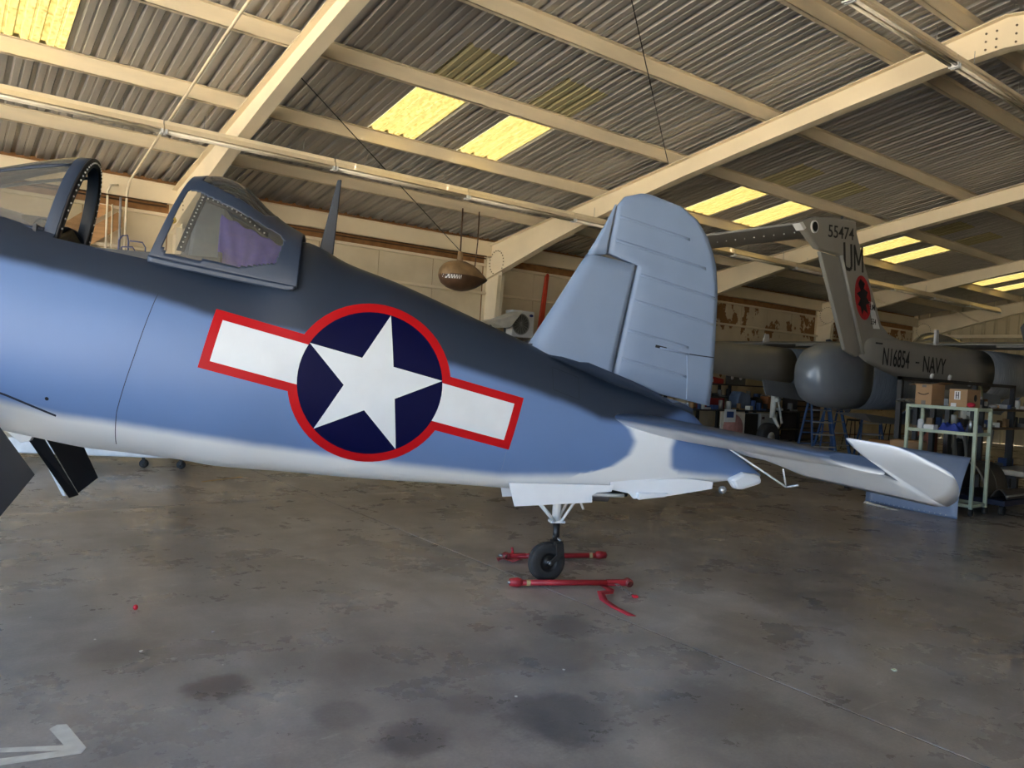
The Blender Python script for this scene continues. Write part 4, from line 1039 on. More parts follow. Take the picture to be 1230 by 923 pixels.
m = MB(); m.tube([(2.58,14.52,3.38),(2.75,14.52,3.40),(2.80,14.52,3.32),(2.80,14.52,2.4)], .012, 8); m.tube([(2.70,14.52,3.50),(2.90,14.52,3.50),(2.95,14.52,3.42),(2.95,14.52,2.4)], .012, 8); m.tube([(2.58,14.52,3.38),(2.58,14.52,2.4)], .012, 8)
tag(m.build('tube_frame', pm('blue_grey_tube', (86, 92, 132), .4)), 'wide blue-grey bent tube frame by the conduits', 'frame')
wood = pm('brown_plank', (190, 146, 98), .7, var=.15, scale=3, stretch=(1, 1, 8))
tag(MB().prism([(1.20,14.83,2.90),(2.55,14.83,4.00),(2.62,14.83,3.92),(2.62,14.83,3.75),(1.20,14.83,2.62)], (0,1,0), .03).build('diagonal_plank', wood), 'lower broad brown plank slanting against the cream wall', 'plank')
tag(MB().prism([(1.20,14.78,3.20),(2.20,14.78,4.08),(2.42,14.78,4.08),(2.46,14.78,4.02),(1.20,14.78,2.98)], (0,1,0), .03).build('diagonal_plank', wood), 'upper narrow brown plank slanting against the cream wall', 'plank')
m = MB().lathe([(0,.05),(.05,.06),(.09,.03),(.1,0)], (3.36,14.52,3.95), (0,-1,0), 12)
tag(m.build('warning_lamp', pm('yellow_plastic', (230, 196, 30), .4)), 'small yellow lamp on the wall by the column', 'lamp')
# pipes along the eave
for k, z in enumerate((4.19, 4.24)):
    for a, b in ((XD+.2, 3.3), (3.7, 10.2)):
        MB().tube([(a, 14.72-.03*k, z), (b, 14.72-.03*k, z+.01)], .014, 6).build('eave_pipe', rust, WB)
# hanging tank with painted teeth
TK = thing('hanging_drop_tank', 'rusty brown pointed tank with painted white teeth hanging from the roof', 'tank', (8.45, 13.0, 3.2))
TA = Vector((1.16, -.0, -.03)).normalized()
prof = [(-.50,.0),(-.495,.06),(-.47,.13),(-.40,.21),(-.28,.27),(-.12,.30),(.02,.30),(.18,.265),(.34,.195),(.48,.11),(.60,.03),(.63,0)]
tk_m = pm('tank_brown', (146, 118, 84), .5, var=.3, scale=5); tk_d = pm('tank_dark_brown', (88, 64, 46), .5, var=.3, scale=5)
up_, dn_ = MB(), MB()
full = MB().lathe(prof, (0,0,.28), TA, 32)
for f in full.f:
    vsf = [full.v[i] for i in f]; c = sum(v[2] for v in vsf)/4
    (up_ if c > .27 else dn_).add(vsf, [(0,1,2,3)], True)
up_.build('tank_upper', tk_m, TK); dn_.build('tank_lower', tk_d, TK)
fl_ = MB().lathe([(t_, r*1.02) for t_, r in [(-.50,.02),(-.47,.13),(-.40,.21),(-.28,.27),(-.12,.30),(.18,.265),(.48,.11),(.62,.03)]], (0,0,.28), TA, 32).build('seam_flange', tk_d, TK); fl_.scale = (1, 1, .06)
fl_.location = (0, 0, .28*.94-.003)
tm = MB()
def tank_pt(tt, dz, off):
    r = interp(prof, tt); yy = -math.sqrt(max(0, r*r-dz*dz))-off; return (tt, yy, .28+dz)
vs = []
for i in range(9):
    tt = -.485+.30*i/8
    for dz in (-.015, -.09): vs.append(tank_pt(tt, dz if abs(dz) < interp(prof, tt) else -interp(prof, tt)*.8, .004))
tm.add(vs, [(2*i, 2*i+1, 2*i+3, 2*i+2) for i in range(8)], True); tm.build('teeth_band', white, TK, recalc=False)
tm = MB()
for i in range(6):
    t0 = -.46+.045*i
    tm.add([tank_pt(t0, -.018, .008), tank_pt(t0+.03, -.018, .008), tank_pt(t0+.015, -.07, .008)], [(0,1,2)]); tm.add([tank_pt(t0+.02, -.088, .008), tank_pt(t0+.045, -.088, .008), tank_pt(t0+.033, -.045, .008)], [(0,1,2)])
tm.build('teeth_gaps', black, TK, recalc=False)
MB().tube([(-.06,0,.56),(-.06,0,.76)], [.07,.05], 10).build('filler_neck', tk_m, TK)
m = MB(); m.tube([(-.06,0,.72),(-.06,0,1.62)], .015, 6); m.build('hanger_rod', tk_d, TK)
MB().tube([(.30,0,.46),(.34,0,1.0),(.34,0,1.62)], .012, 6).build('hanger_rod', tk_d, TK)
tag(MB().tube([(3.6, 9.7, 5.32), (8.36, 12.98, 3.98)], .007, 6).build('stay_cable', black), 'thin black cable from the rafter to the hanging tank', 'cable')
tag(MB().tube([(10.2, 9.3, 5.40), (6.2, 6.35, 5.90)], .007, 6).build('drop_cable', black), 'thin dark cable slung between purlin and rafter', 'cable')
# wall air conditioner
AC = thing('air_conditioner', 'white outdoor air conditioner unit with round fan grille near the column', 'appliance', (11.05, 14.45, 2.45))
MB().box((-.30,-.16,0), (.34,.14,.62)).build('casing', white, AC, bevel=.02)
MB().lathe([(0,.25),(.015,.25),(.015,.23),(0,.225)], (-.06,-.16,.30), (0,-1,0), 28).build('grille_ring', pm('ac_grey', (150,150,146), .5), AC)
MB().lathe([(0,.225),(.006,.06),(.012,.0)], (-.06,-.162,.30), (0,-1,0), 28).build('fan', pm('fan_grey', (104,104,100), .5), AC)
m = MB()
for k in range(8):
    a = math.pi*k/8; m.bar((-.06-.235*math.cos(a), -.18, .30-.235*math.sin(a)), (-.06+.235*math.cos(a), -.18, .30+.235*math.sin(a)), .008, .008)
m.build('grille_wire', pm('ac_grey', (150,150,146), .5), AC)
lp = MB().lathe([(0,.0),(0,.06)], (.24,-.165,.52), (0,-1,0), 16); lp.v = [(x, y, .52+(z-.52)*.55) for x, y, z in lp.v]; lp.build('badge', pm('badge_blue', (40, 60, 130), .4), AC, recalc=False)
for xx in (-.2, .25): MB().box((xx-.02,-.2,-.06), (xx+.02,.5,0)).build('wall_bracket', steel, AC)
# white airfoil section in front of the unit
m = MB(); m.prism([(9.75,14.1,2.72),(10.15,14.1,2.80),(10.72,14.1,3.02),(10.66,14.1,2.96),(10.38,14.1,2.62),(10.2,14.1,2.60)], (0,1,0), .5)
wf = thing('spare_fairing', 'white pointed aircraft fairing on a tall stand by the column', 'aircraft part', (10.2, 14.1, 0))
o = m.build('fairing_shell', pm('fairing_white', (206,202,190), .45), wf, bevel=.02); o.location = (-10.2, -14.1, 0)
for xx in (-.2, .2): MB().tube([(xx,0,0),(xx,0,2.7)], .025, 8).build('stand_post', steel, wf)
# red propeller blade upright
rp_ = MB().prism([(11.60,14.55,0.0),(11.86,14.55,0.0),(11.86,14.55,2.6),(11.96,14.55,4.02),(11.92,14.55,4.06),(11.86,14.55,3.98),(11.70,14.55,2.6)], (0,1,0), .06)
tag(rp_.build('red_pole', pm('orange_red', (196, 66, 40), .5), bevel=.012), 'tall narrow orange-red tapered pole standing against the wall', 'pole')
# dark blue ribbed drum top
DR = thing('ribbed_drum', 'dark blue ribbed round drum behind the fighter, below the air conditioner', 'drum', (11.2, 13.9, 0))
MB().lathe([(0,.42),(2.2,.42),(2.32,.38),(2.38,.2),(2.38,0)], (0,0,0), (0,0,1), 28).build('shell', pm('drum_blue', (60, 68, 92), .45), DR)
m = MB()
for k in range(28):
    a = 2*math.pi*k/28; m.bar((.43*math.cos(a), .43*math.sin(a), .05), (.43*math.cos(a), .43*math.sin(a), 2.2), .02, .02, (math.cos(a), math.sin(a), 0))
m.build('rib', pm('drum_blue_light', (110, 116, 136), .4), DR)
tag(MB().lathe([(0,.12),(.06,.11),(.1,.05),(.11,0)], (9.15,14.3,2.66), (.2,-.6,.4), 16).build('red_beacon', pm('cap_red', (150, 34, 34), .5)), 'small dark red dome at the wall, just over the fighter spine', 'beacon')
# long white panel on castors under the belly
PN = thing('white_wing_panel', 'long low white panel on castors lying on the floor behind the fighter', 'aircraft part', (1.9, 12.75, 0), R(-29))
MB().prism([(-3.2,-.35,.16),(1.35,-.35,.16),(1.55,-.35,.20),(1.35,-.35,.34),(-3.2,-.35,.42)], (0,1,0), .7).build('panel_shell', pm('panel_white', (226,228,230), .4), PN, bevel=.02)
for xx in (-3.0, -.8, 1.0, 1.5):
    cs = MB(); cs.lathe([(-.02,.02),(-.02,.06),(.02,.06),(.02,.02)], (xx,-.55,.06), (0,1,0), 14); cs.box((xx-.02,-.58,.06), (xx+.02,-.575,.17)); cs.build('castor', rubber, PN)

# ------------------------------------------------------------------ red bars by the tail wheel
red = pm('red_steel', (158, 36, 46), .42, var=.18, scale=10)
def towbar(name, label, p, q, rot_flip=False):
    t = thing(name, label, 'tow bar', p, math.atan2(q[1]-p[1], q[0]-p[0])); L = math.hypot(q[0]-p[0], q[1]-p[1])
    MB().tube([(.05,0,.034),(L-.12,0,.034)], .023, 14).build('tube', red, t)
    MB().lathe([(-.03,.012),(-.03,.030),(.035,.038),(.06,.030),(.07,.02)], (.02,0,.038), (1,0,0), 16).build('end_fitting', red, t)
    MB().lathe([(-.045,.0),(-.045,.012),(-.02,.014)], (.02,0,.038), (1,0,0), 10).build('end_pin', steel, t)
    MB().lathe([(0,.0245),(.03,.0245)], (.12,0,.034), (1,0,0), 16).build('brass_band', pm('band_cream', (190,170,120), .4), t)
    MB().box((L-.20,-.022,.012), (L-.03,.022,.058)).build('clevis', red, t, bevel=.006)
    MB().lathe([(-.035,.02),(-.03,.032),(.03,.032),(.035,.02)], (L-.02,0,.036), (0,1,0), 14).build('end_socket', pm('dull_red', (128, 44, 46), .5), t)
    return t
ta = towbar('tow_bar', 'red steel bar on the floor with a long trailing red strap and chain', (3.625,4.655,0), (4.50,4.24,0))
# strap and chain of the near bar (bar-local frame: x along bar, y away to the left)
st = MB(); pts = [(.73,-.02,.02),(.76,-.12,.012),(.71,-.24,.02),(.62,-.31,.035),(.61,-.40,.02),(.65,-.54,.006),(.71,-.72,.004)]
vs = []
for i, p in enumerate(pts):
    vs += [(p[0]-.028, p[1]+.008, p[2]+(.02 if i in (2, 3) else 0)), (p[0]+.028, p[1]-.008, p[2])]
st.add(vs, [(2*i, 2*i+1, 2*i+3, 2*i+2) for i in range(len(pts)-1)], True); st.build('strap', pm('red_webbing', (170, 40, 56), .7), ta, solid=.004)
ch = MB()
for i in range(9):
    c = Vector((.84+.006*i, -.03-.026*i, .03-.0025*i)); a = R(60*i)
    ch.tube([c+Vector((.014*math.cos(k*R(45)), .010*math.sin(k*R(45))*math.cos(a), .010*math.sin(k*R(45))*math.sin(a))) for k in range(8)], .0028, 5, closed=True)
o = ch.build('chain', steel, ta)
MB().box((.875,-.31,.003), (.915,-.27,.02)).build('chain_clip', pm('clip_red', (214, 40, 60), .4), ta, bevel=.004)
tb = towbar('tow_bar', 'red steel bar on the floor with a short folded strap behind the wheel', (4.95,5.005,0), (4.08,5.36,0))
MB().tube([(.86,0,.05),(.87,0,.11)], .012, 8).build('pin', red, tb)
MB().grid(lambda u, v: (.80+.22*u, .06+.06*v+.02*math.sin(6*u), .012+.022*abs(math.sin(5*u+v))), 14, 3).build('strap', pm('strap_dull_red', (138, 54, 58), .7), tb, solid=.004)
MB().tube([(.95+.03*math.cos(a*.6), -.02+.03*math.sin(a*.6), .04) for a in range(10)], .008, 6).build('shackle', steel, tb)

# ------------------------------------------------------------------ blue panel, rack, dolly (right)
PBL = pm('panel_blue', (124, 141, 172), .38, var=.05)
def pan(u, v):
    y = 5.93-1.34*u; x0 = 11.20-.13*u; z = .86*v-.04*u*v; x = x0+.30*max(0, v-.25)**1.6/(.75**1.6); return (x, y, z+.002)
BP = thing('blue_cowling_panel', 'curved blue sheet metal panel standing on the floor against the green rack', 'aircraft part', (11.1, 5.1, 0))
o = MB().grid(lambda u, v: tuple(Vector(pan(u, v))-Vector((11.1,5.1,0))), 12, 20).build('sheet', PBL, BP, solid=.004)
m = MB()
for k in range(16): p = pan(.06+.055*k, .035); m.sphere((p[0]-11.1-.005, p[1]-5.1, p[2]), .0065, 6, 4)
o = m.build('rivet_row', white, BP); o['kind'] = 'stuff'
MB().sphere(tuple(Vector(pan(.96, .50))-Vector((11.103,5.1,0))), .012, 8, 5).build('fastener', black, BP)
GRN = pm('green_rack_paint', (178, 192, 172), .5, var=.08)
RK = thing('green_steel_rack', 'pale green steel rack on castors with cardboard boxes on top', 'rack', (11.53, 4.62, 0))
RD, RWd, RH = .46, .93, 1.50
for dx in (0, RD):
    for dy in (0, RWd):
        MB().box((dx-.022, dy-.022, .10), (dx+.022, dy+.022, RH if dx == 0 else RH-.01)).build('post', GRN, RK, bevel=.004)
        cs = MB(); cs.lathe([(-.02,.015),(-.02,.05),(.02,.05),(.02,.015)], (dx+.01,dy,.05), (0,1,0), 16); cs.build('castor', rubber, RK)
for z, nm in ((RH-.0235, 'top_rail'), (1.13, 'shelf_rail'), (.14, 'base_rail')):
    MB().bar((0,0,z), (0,RWd,z), .03, .045).build(nm, GRN, RK); MB().bar((RD,0,z), (RD,RWd,z), .03, .045).build(nm, GRN, RK)
    for dy in (0, RWd): MB().bar((0,dy,z), (RD,dy,z), .03, .045).build(nm, GRN, RK)
MB().box((0,0,RH-.012), (RD,RWd,RH)).build('top_shelf', pm('dark_ply', (92, 86, 78), .7), RK)
MB().box((0,0,1.13), (RD,RWd,1.145)).build('shelf', pm('dark_ply', (92, 86, 78), .7), RK)
CARD = pm('cardboard', (172, 138, 102), .75, var=.08, scale=4); CARDD = pm('cardboard_dark', (142, 98, 60), .75, var=.1)
def carton(name, label, loc, sx, sy, sz, flaps=True, group=None):
    t = thing(name, label, 'box', loc, 0, group)
    MB().box((0,0,0), (sx,sy,sz)).build('box_body', CARD, t, bevel=.004)
    if flaps:
        MB().add([(0,0,sz+.002), (sx,0,sz+.002), (sx,-.12,sz+.03), (0,-.12,sz+.03)], [(0,1,2,3)]).build('flap', CARD, t, solid=.004)
        MB().add([(0,sy,sz+.002), (sx,sy,sz+.002), (sx,sy+.1,sz-.02), (0,sy+.1,sz-.02)], [(0,1,2,3)]).build('flap', CARD, t, solid=.004)
        MB().add([(0,0,sz+.002), (0,sy,sz+.002), (-.04,sy,sz-.01), (-.04,0,sz-.01)], [(0,1,2,3)]).build('flap', CARD, t, solid=.004)
    return t
b1 = carton('cardboard_box', 'open cardboard box with a printed smile on the green rack', (11.55, 5.24, RH), .40, .23, .30)
MB().tube([(-.004, .19-.15*k/8, .17-.025*math.sin(math.pi*k/8)) for k in range(9)], .005, 5).build('smile_print', LETTER, b1)
MB().box((-.004,.08,.0), (0,.14,.06)).build('tape', pm('tape_grey', (120,112,104), .4), b1); MB().box((-.004,.08,.25), (0,.14,.30)).build('tape', pm('tape_grey', (120,112,104), .4), b1)
b2 = carton('cardboard_box', 'cardboard box with a white label on the green rack, beside the smile box', (11.55, 4.76, RH), .42, .24, .245, False)
MB().box((-.004,.09,.10), (0,.17,.22)).build('label', white, b2); MB().box((-.006,.11,.11), (-.003,.12,.21)).build('label_print', LETTER, b2); MB().box((-.006,.14,.11), (-.003,.15,.21)).build('label_print', LETTER, b2); MB().box((-.006,.11,.155), (-.003,.15,.165)).build('label_print', LETTER, b2)
MB().box((-.004,.14,.0), (0,.21,.05)).build('label', white, b2)
MB().lathe([(0,.05),(.002,0)], (.26,-.001,.13), (0,-1,0), 16).build('hand_hole', LETTER, b2); MB().add([(-.02,-.01,.247),(.5,-.06,.25),(.5,.2,.25),(-.02,.25,.247)], [(0,1,2,3)]).build('flap', CARD, b2, solid=.004)
m = MB(); m.sphere((11.54,4.70,RH+.036), .05, 12, 8, (1,1.1,.7)); tag(m.build('red_rag', pm('rag_red', (190, 34, 60), .8)), 'crumpled red rag on the rack edge in front of the box', 'rag')
m = MB(); m.grid(lambda u, v: (11.53+.4*u, 5.76-.22*v*1.0, RH+.012+.045*abs(math.sin(9*u+3*v))*math.sin(math.pi*v)+.01), 14, 16); tag(m.build('bubble_wrap', glass('bubble_plastic', (220,224,226), .2, .5), solid=.004), 'crinkled clear plastic sheet on the corner of the green rack', 'plastic sheet')
# rack shelf contents
def jar(name, label, loc, r, h, mat, cat):
    return tag(MB().lathe([(0,0),(0,r),(h*.85,r),(h*.9,r*.8),(h,r*.8),(h,0)], loc, (0,0,1), 16).build(name, mat), label, cat)
jar('plastic_jar', 'white plastic jar on the rack shelf', (11.62, 5.40, 1.146), .045, .14, white, 'jar')
tag(MB().box((11.58,5.20,1.146), (11.72,5.34,1.215)).build('small_carton', white, bevel=.004), 'small flat white carton on the rack shelf', 'box')
def rag(name, label, loc, sx, sy, h, mat, seed):
    rnd = random.Random(seed); ph = [rnd.uniform(0, 6) for _ in range(4)]
    def f(u, v):
        e = min(1, 4*u*(1-u)*1.6)*min(1, 4*v*(1-v)*1.6)
        return (loc[0]+sx*(u-.5), loc[1]+sy*(v-.5), loc[2]+.004+h*e*(.6+.25*math.sin(9*u+ph[0])+.2*math.sin(11*v+ph[1])+.12*math.sin(17*(u+v)+ph[2])))
    return tag(MB().grid(f, 18, 18).build(name, mat), label, 'cloth')
rag('shop_cloth', 'bright blue shop cloth heaped on the rack shelf', (11.76, 5.03, 1.147), .24, .30, .12, pm('cloth_blue', (44, 66, 150), .8), 1)
rag('shop_cloth', 'grey-blue shop cloth heaped on the rack shelf', (11.86, 4.77, 1.147), .2, .2, .13, pm('cloth_greyblue', (84, 92, 120), .8), 2)
jar('spray_can', 'silver spray can on the rack shelf beside the cloth heap', (11.62, 4.72, 1.146), .033, .19, steel, 'can')
# dolly with dark cowlings
DL = thing('parts_dolly', 'low dark blue dolly on castors right of the green rack', 'dolly', (12.14, 4.85, 0), R(-2))
MB().box((-.05,-.45,.14), (1.35,.50,.22)).build('deck', pm('dolly_navy', (30, 36, 58), .5), DL, bevel=.01)
for xx in (.05, 1.2):
    for yy in (-.38, .42):
        MB().lathe([(-.025,.02),(-.025,.07),(.025,.07),(.025,.02)], (xx,yy,.07), (0,1,0), 16).build('castor', rubber, DL); 
dkc = pm('cowl_charcoal', (62, 58, 54), .55, var=.15, scale=4)
CG = thing('engine_cowl_half', 'charcoal half-round engine cowling standing on the blue dolly', 'aircraft part', (12.18, 5.02, .222))
def cw_(u, v): a = math.pi*u; r = .33-.04*v; return (1.05*v-.2*v*u, r*math.cos(a), .006+r*math.sin(a)*1.5)
MB().grid(cw_, 28, 10).build('cowl_skin', dkc, CG, solid=.012)
for v in (.0, .5):
    MB().tube([Vector(cw_(u/24, v))*.985 for u in range(25)], .016, 6).build('cowl_rib', pm('rib_grey', (140,138,130), .5), CG)
C2 = thing('cowl_door_panel', 'long dark cowling door lying on the blue dolly', 'aircraft part', (12.2, 4.50, .222), R(-2))
MB().grid(lambda u, v: (1.2*u, -.08+.22*v, .008+.13*math.sin(math.pi*v)*(1-.25*u)), 14, 14).build('door_skin', dkc, C2, solid=.012)
MB().tube([(1.2*k/10, -.075, .05+.012*k/10) for k in range(11)], .014, 6).build('door_edge', pm('rib_grey', (140,138,130), .5), C2)
# white panel on a stand, far right
WP = thing('white_panel_stand', 'pale flat aircraft panel lying on a black stand right of the cowlings', 'aircraft part', (14.6, 5.05, 0))
MB().prism([(-.7,-.35,.46),(.9,-.45,.46),(1.1,.0,.46),(.6,.35,.46),(-.6,.3,.46)], (0,0,1), .09).build('panel', pm('panel_pale', (196,196,190), .45), WP, bevel=.03)
for xx in (-.4, .6):
    MB().box((xx-.04,-.04,0), (xx+.04,.04,.42)).build('stand_leg', black, WP)
MB().box((-.5,-.05,.36), (.7,.05,.41)).build('stand_rail', black, WP)
# ------------------------------------------------------------------ workbenches and clutter behind
BRN = pm('bench_edge_brown', (104, 84, 62), .6, var=.15)
def bench(name, label, loc, L, Dp, zs, edge, legs, rotz=0.0):
    t = thing(name, label, 'workbench', loc, rotz)
    for i, z in enumerate(zs):
        MB().box((0,0,z-.04), (L,Dp,z)).build('bench_top' if i == 0 else 'bench_shelf', edge, t, bevel=.004)
    for x in [L*k/(legs-1) for k in range(legs)]:
        for y in (.04, Dp-.04):
            xx = min(max(x, .04), L-.04)
            MB().box((xx-.035, y-.035, 0), (xx+.035, y+.035, zs[0]-.04)).build('leg', black, t)
    return t
bench('steel_workbench', 'black steel two-shelf bench with brown edges, cluttered, behind the green rack', (13.45, 5.80, 0), 4.0, .60, (1.46, 1.12, .35), BRN, 4)
# black upper frame
UF = thing('black_shelf_frame', 'tall black steel frame rising over the cluttered bench', 'rack', (13.2, 5.52, 0))
for xx in (0, 1.25, 2.9, 4.7):
    MB().box((xx-.04,.95,0), (xx+.04,1.03,1.93)).build('upright', black, UF)
MB().box((-.04,.95,1.87), (4.74,1.03,1.93)).build('cross_beam', black, UF)
MB().bar((.0,.99,.3), (1.25,.99,1.2), .05, .05).build('diagonal_brace', black, UF)
# hoops of green hose
for k in range(3):
    m = MB(); x = 16.35+.13*k; m.tube([(x-.12,6.60,1.90),(x+.02,6.60,1.80),(x+.10,6.60,1.55),(x+.10,6.60,1.2),(x+.06,6.60,.9)], .022, 8)
    tag(m.build('hose_loop', pm('hose_green', (128, 130, 96), .5)), 'olive green hose hanging down from the black frame', 'hose', 'olive hoses hanging from the black frame')
# shelf clutter: individual small things
rc = random.Random(11)
pal = [('grey', (120,120,118)), ('white', (206,206,200)), ('tan', (150,120,84)), ('blue', (60,84,132)), ('dark', (48,46,44)), ('brown', (110,82,56)), ('silver', (160,162,166))]
def clutter(x, y, z, kind, cname, col, sc=1.0):
    mt = pm('clutter_'+cname, col, .6, var=.15); m = MB()
    if kind == 'carton':
        a, b, c = rc.uniform(.08,.2)*sc, rc.uniform(.08,.18)*sc, rc.uniform(.05,.14)*sc; M_ = Matrix.Translation((x,y,z)) @ Matrix.Rotation(rc.uniform(-.5,.5), 4, 'Z')
        m.box((-a/2,-b/2,0), (a/2,b/2,c), M_)
    elif kind == 'can':
        r = rc.uniform(.03,.05)*sc; h = rc.uniform(.1,.2)*sc; m.lathe([(0,0),(0,r),(h,r),(h,r*.85),(h*1.04,r*.85),(h*1.04,0)], (x,y,z), (0,0,1), 12)
    elif kind == 'pipe':
        a = rc.uniform(-.9,.9); L = rc.uniform(.14,.22)*sc; r = .018*sc; m.tube([(x-L/2*math.cos(a), y-L/2*math.sin(a), z+r), (x+L/2*math.cos(a), y+L/2*math.sin(a), z+r)], r, 8)
    elif kind == 'bracket':
        w = rc.uniform(.06,.12)*sc; m.prism([(x-w,y,z),(x+w,y,z),(x+w,y,z+w*.3),(x-w*.5,y,z+w*.35),(x-w*.6,y,z+w*1.4),(x-w,y,z+w*1.4)], (0,1,0), w*.8)
    elif kind == 'disc':
        r = rc.uniform(.05,.1)*sc; m.lathe([(0,0),(0,r*.6),(.015,r),(.05*sc,r),(.06*sc,r*.5),(.06*sc,0)], (x,y,z), (0,0,1), 16)
    return m.build(kind, mt)
CN = {'carton': ('small carton', 'box'), 'can': ('small can', 'can'), 'pipe': ('short pipe', 'pipe'), 'bracket': ('metal bracket', 'bracket'), 'disc': ('round flanged part', 'machine part')}
def scatter(n, x0, x1, y0, y1, z, where, sc=1.0):
    for i in range(n):
        kind = rc.choice(list(CN)); cname, col = rc.choice(pal)
        o = clutter(x0+(x1-x0)*(i+rc.uniform(.2,.8))/n, rc.uniform(y0, y1), z+.001, kind, cname, col, sc)
        tag(o, '%s %s lying among the clutter on %s' % (cname, CN[kind][0], where), CN[kind][1], '%s %s on %s' % (cname, kind, where))
scatter(17, 13.6, 17.3, 5.93, 5.95, 1.46, 'the top of the steel bench', 1.1)
scatter(17, 13.6, 17.3, 5.93, 5.97, 1.12, 'the middle shelf of the steel bench', 1.1)
scatter(5, 14.0, 17.2, 6.05, 6.12, .35, 'the low shelf of the steel bench', 1.4)
scatter(13, 13.6, 17.2, 6.20, 6.22, 1.12, 'the back of the middle bench shelf', 1.0)
# white carton, cartons and drum near the bench
tag(MB().box((15.1,6.15,1.461), (15.55,6.37,1.66)).build('white_carton', white, bevel=.005), 'long white carton at the back of the bench top', 'box')
tag(MB().box((15.62,6.17,1.461), (15.85,6.37,1.62)).build('brown_carton', CARDD, bevel=.005), 'small brown carton at the back of the bench top', 'box')
tag(MB().prism([(13.55,6.22,1.462),(14.6,6.22,1.462),(14.6,6.22,1.50),(13.55,6.22,1.68)], (0,1,0), .06).build('white_strut', white), 'white tapered strut leaning on the bench clutter', 'strut')
m = MB().lathe([(0,0),(0,.26),(.02,.27),(.46,.27),(.48,.26),(.48,0)], (12.75,6.1,.41), (0,0,1), 28); tag(m.build('fibre_drum', CARD), 'round brown fibre drum under the bench behind the green rack', 'drum')
tag(MB().lathe([(0,0),(0,.22),(.42,.22),(.42,0)], (12.95,6.62,.41), (0,0,1), 28).build('fibre_drum', CARDD), 'darker fibre drum beside the round brown drum under the bench', 'drum')
LT = thing('low_shelf_table', 'low dark table carrying fibre drums behind the green rack', 'table', (12.35, 5.80, 0))
MB().box((0,0,.36), (.78,1.15,.41)).build('table_top', pm('dark_ply', (92,86,78), .7), LT)
for xx in (.05, .73):
    for yy in (.05, 1.1): MB().box((xx-.03,yy-.03,0), (xx+.03,yy+.03,.36)).build('leg', black, LT)
tag(MB().box((14.6,6.62,0), (14.95,6.85,1.0)).build('red_brown_cabinet', pm('red_brown', (120, 62, 40), .6), bevel=.01), 'tall narrow red-brown cabinet under the bench', 'cabinet')
for k, (x, dx) in enumerate(((15.1, .25), (15.75, -.3), (16.3, -.35), (16.9, .3))):
    tag(MB().bar((x,6.58,0.0), (x+dx,6.58,1.0), .09, .05, (0,1,0)).build('grey_plank', pm('plank_grey', (140,142,140), .6)), 'grey metal strip leaning under the bench', 'strip', 'grey strips leaning under the bench')
# ---- far benches under the port boom
bench('long_workbench', 'long dark workbench against the far wall beyond the grey aircraft', (15.9, 13.35, 0), 5.2, .75, (.92, .40), pm('bench_dark', (58,54,50), .6), 5)
scatter(16, 16.0, 21.0, 13.47, 13.49, .92, 'the long workbench by the wall', 1.45)
SH = bench('parts_shelf', 'dark open parts shelf above the long workbench', (16.0, 14.2, 0), 5.6, .45, (1.62, 1.25), pm('bench_dark', (58,54,50), .6), 3)
SH['category'] = 'shelf'
scatter(16, 16.2, 21.4, 14.35, 14.37, 1.25, 'the parts shelf by the wall', 1.5)
tag(MB().box((17.10,13.66,.921), (17.85,14.05,1.22)).build('red_case', pm('case_red', (130, 32, 38), .5), bevel=.02), 'dark red toolbox on the long workbench', 'toolbox')
m = MB(); m.prism([(18.45,13.86,.921),(19.15,13.86,.921),(19.05,13.86,1.36),(18.62,13.86,1.44),(18.5,13.86,1.28)], (0,1,0), .35); tag(m.build('blue_grey_cowl', pm('cowl_bluegrey', (92, 108, 132), .5), bevel=.04), 'blue-grey seat-shaped cover on the long workbench', 'cover')
tag(MB().sphere((19.55,13.85,1.112), .19, 16, 10).build('black_ball', black), 'round black housing on the long workbench', 'housing')
m = MB().prism([(19.85,13.85,.921),(20.25,13.85,.921),(20.22,13.85,1.25),(19.95,13.85,1.33)], (0,1,0), .3); tag(m.build('orange_case', pm('case_orange', (166, 104, 60), .6), bevel=.03), 'orange-brown case on the long workbench', 'case')
# disc poster panel leaning at the bench
DP = thing('disc_poster', 'white square panel with a pink disc and a blue-topped card leaning on the bench', 'poster', (17.25, 12.9, 0), R(-6))
MB().box((-.45,0,.0), (.45,.03,.88)).build('board', pm('board_cream', (216,208,196), .6), DP)
MB().lathe([(0,.38),(.006,.37),(.006,0)], (.02,-.001,.45), (0,-1,0), 32).build('pink_disc', pm('disc_pink', (190, 140, 136), .6, var=.2, scale=8), DP)
MB().box((-.36,-.03,.62), (.06,-.02,.96)).build('card', white, DP); MB().box((-.28,-.034,.74), (-.02,-.029,.90)).build('card_picture', pm('card_blue', (36, 66, 128), .5), DP)
# cabinets below
tag(MB().box((17.85,13.0,0), (18.5,13.33,.85)).build('black_cabinet', black, bevel=.01), 'plain black cabinet beside the disc panel', 'cabinet')
WM = thing('grey_machine_box', 'grey machine cabinet with a small dark badge under the workbench', 'cabinet', (18.55, 12.95, 0))
MB().box((0,0,0), (.78,.36,.86)).build('cabinet_body', pm('machine_grey', (158,162,162), .45), WM, bevel=.01)
MB().box((.05,-.006,.70), (.17,0,.77)).build('badge', pm('badge_dark', (70,40,44), .5), WM); MB().box((.45,-.006,.72), (.68,0,.76)).build('control_strip', pm('strip_grey', (110,116,122), .5), WM)
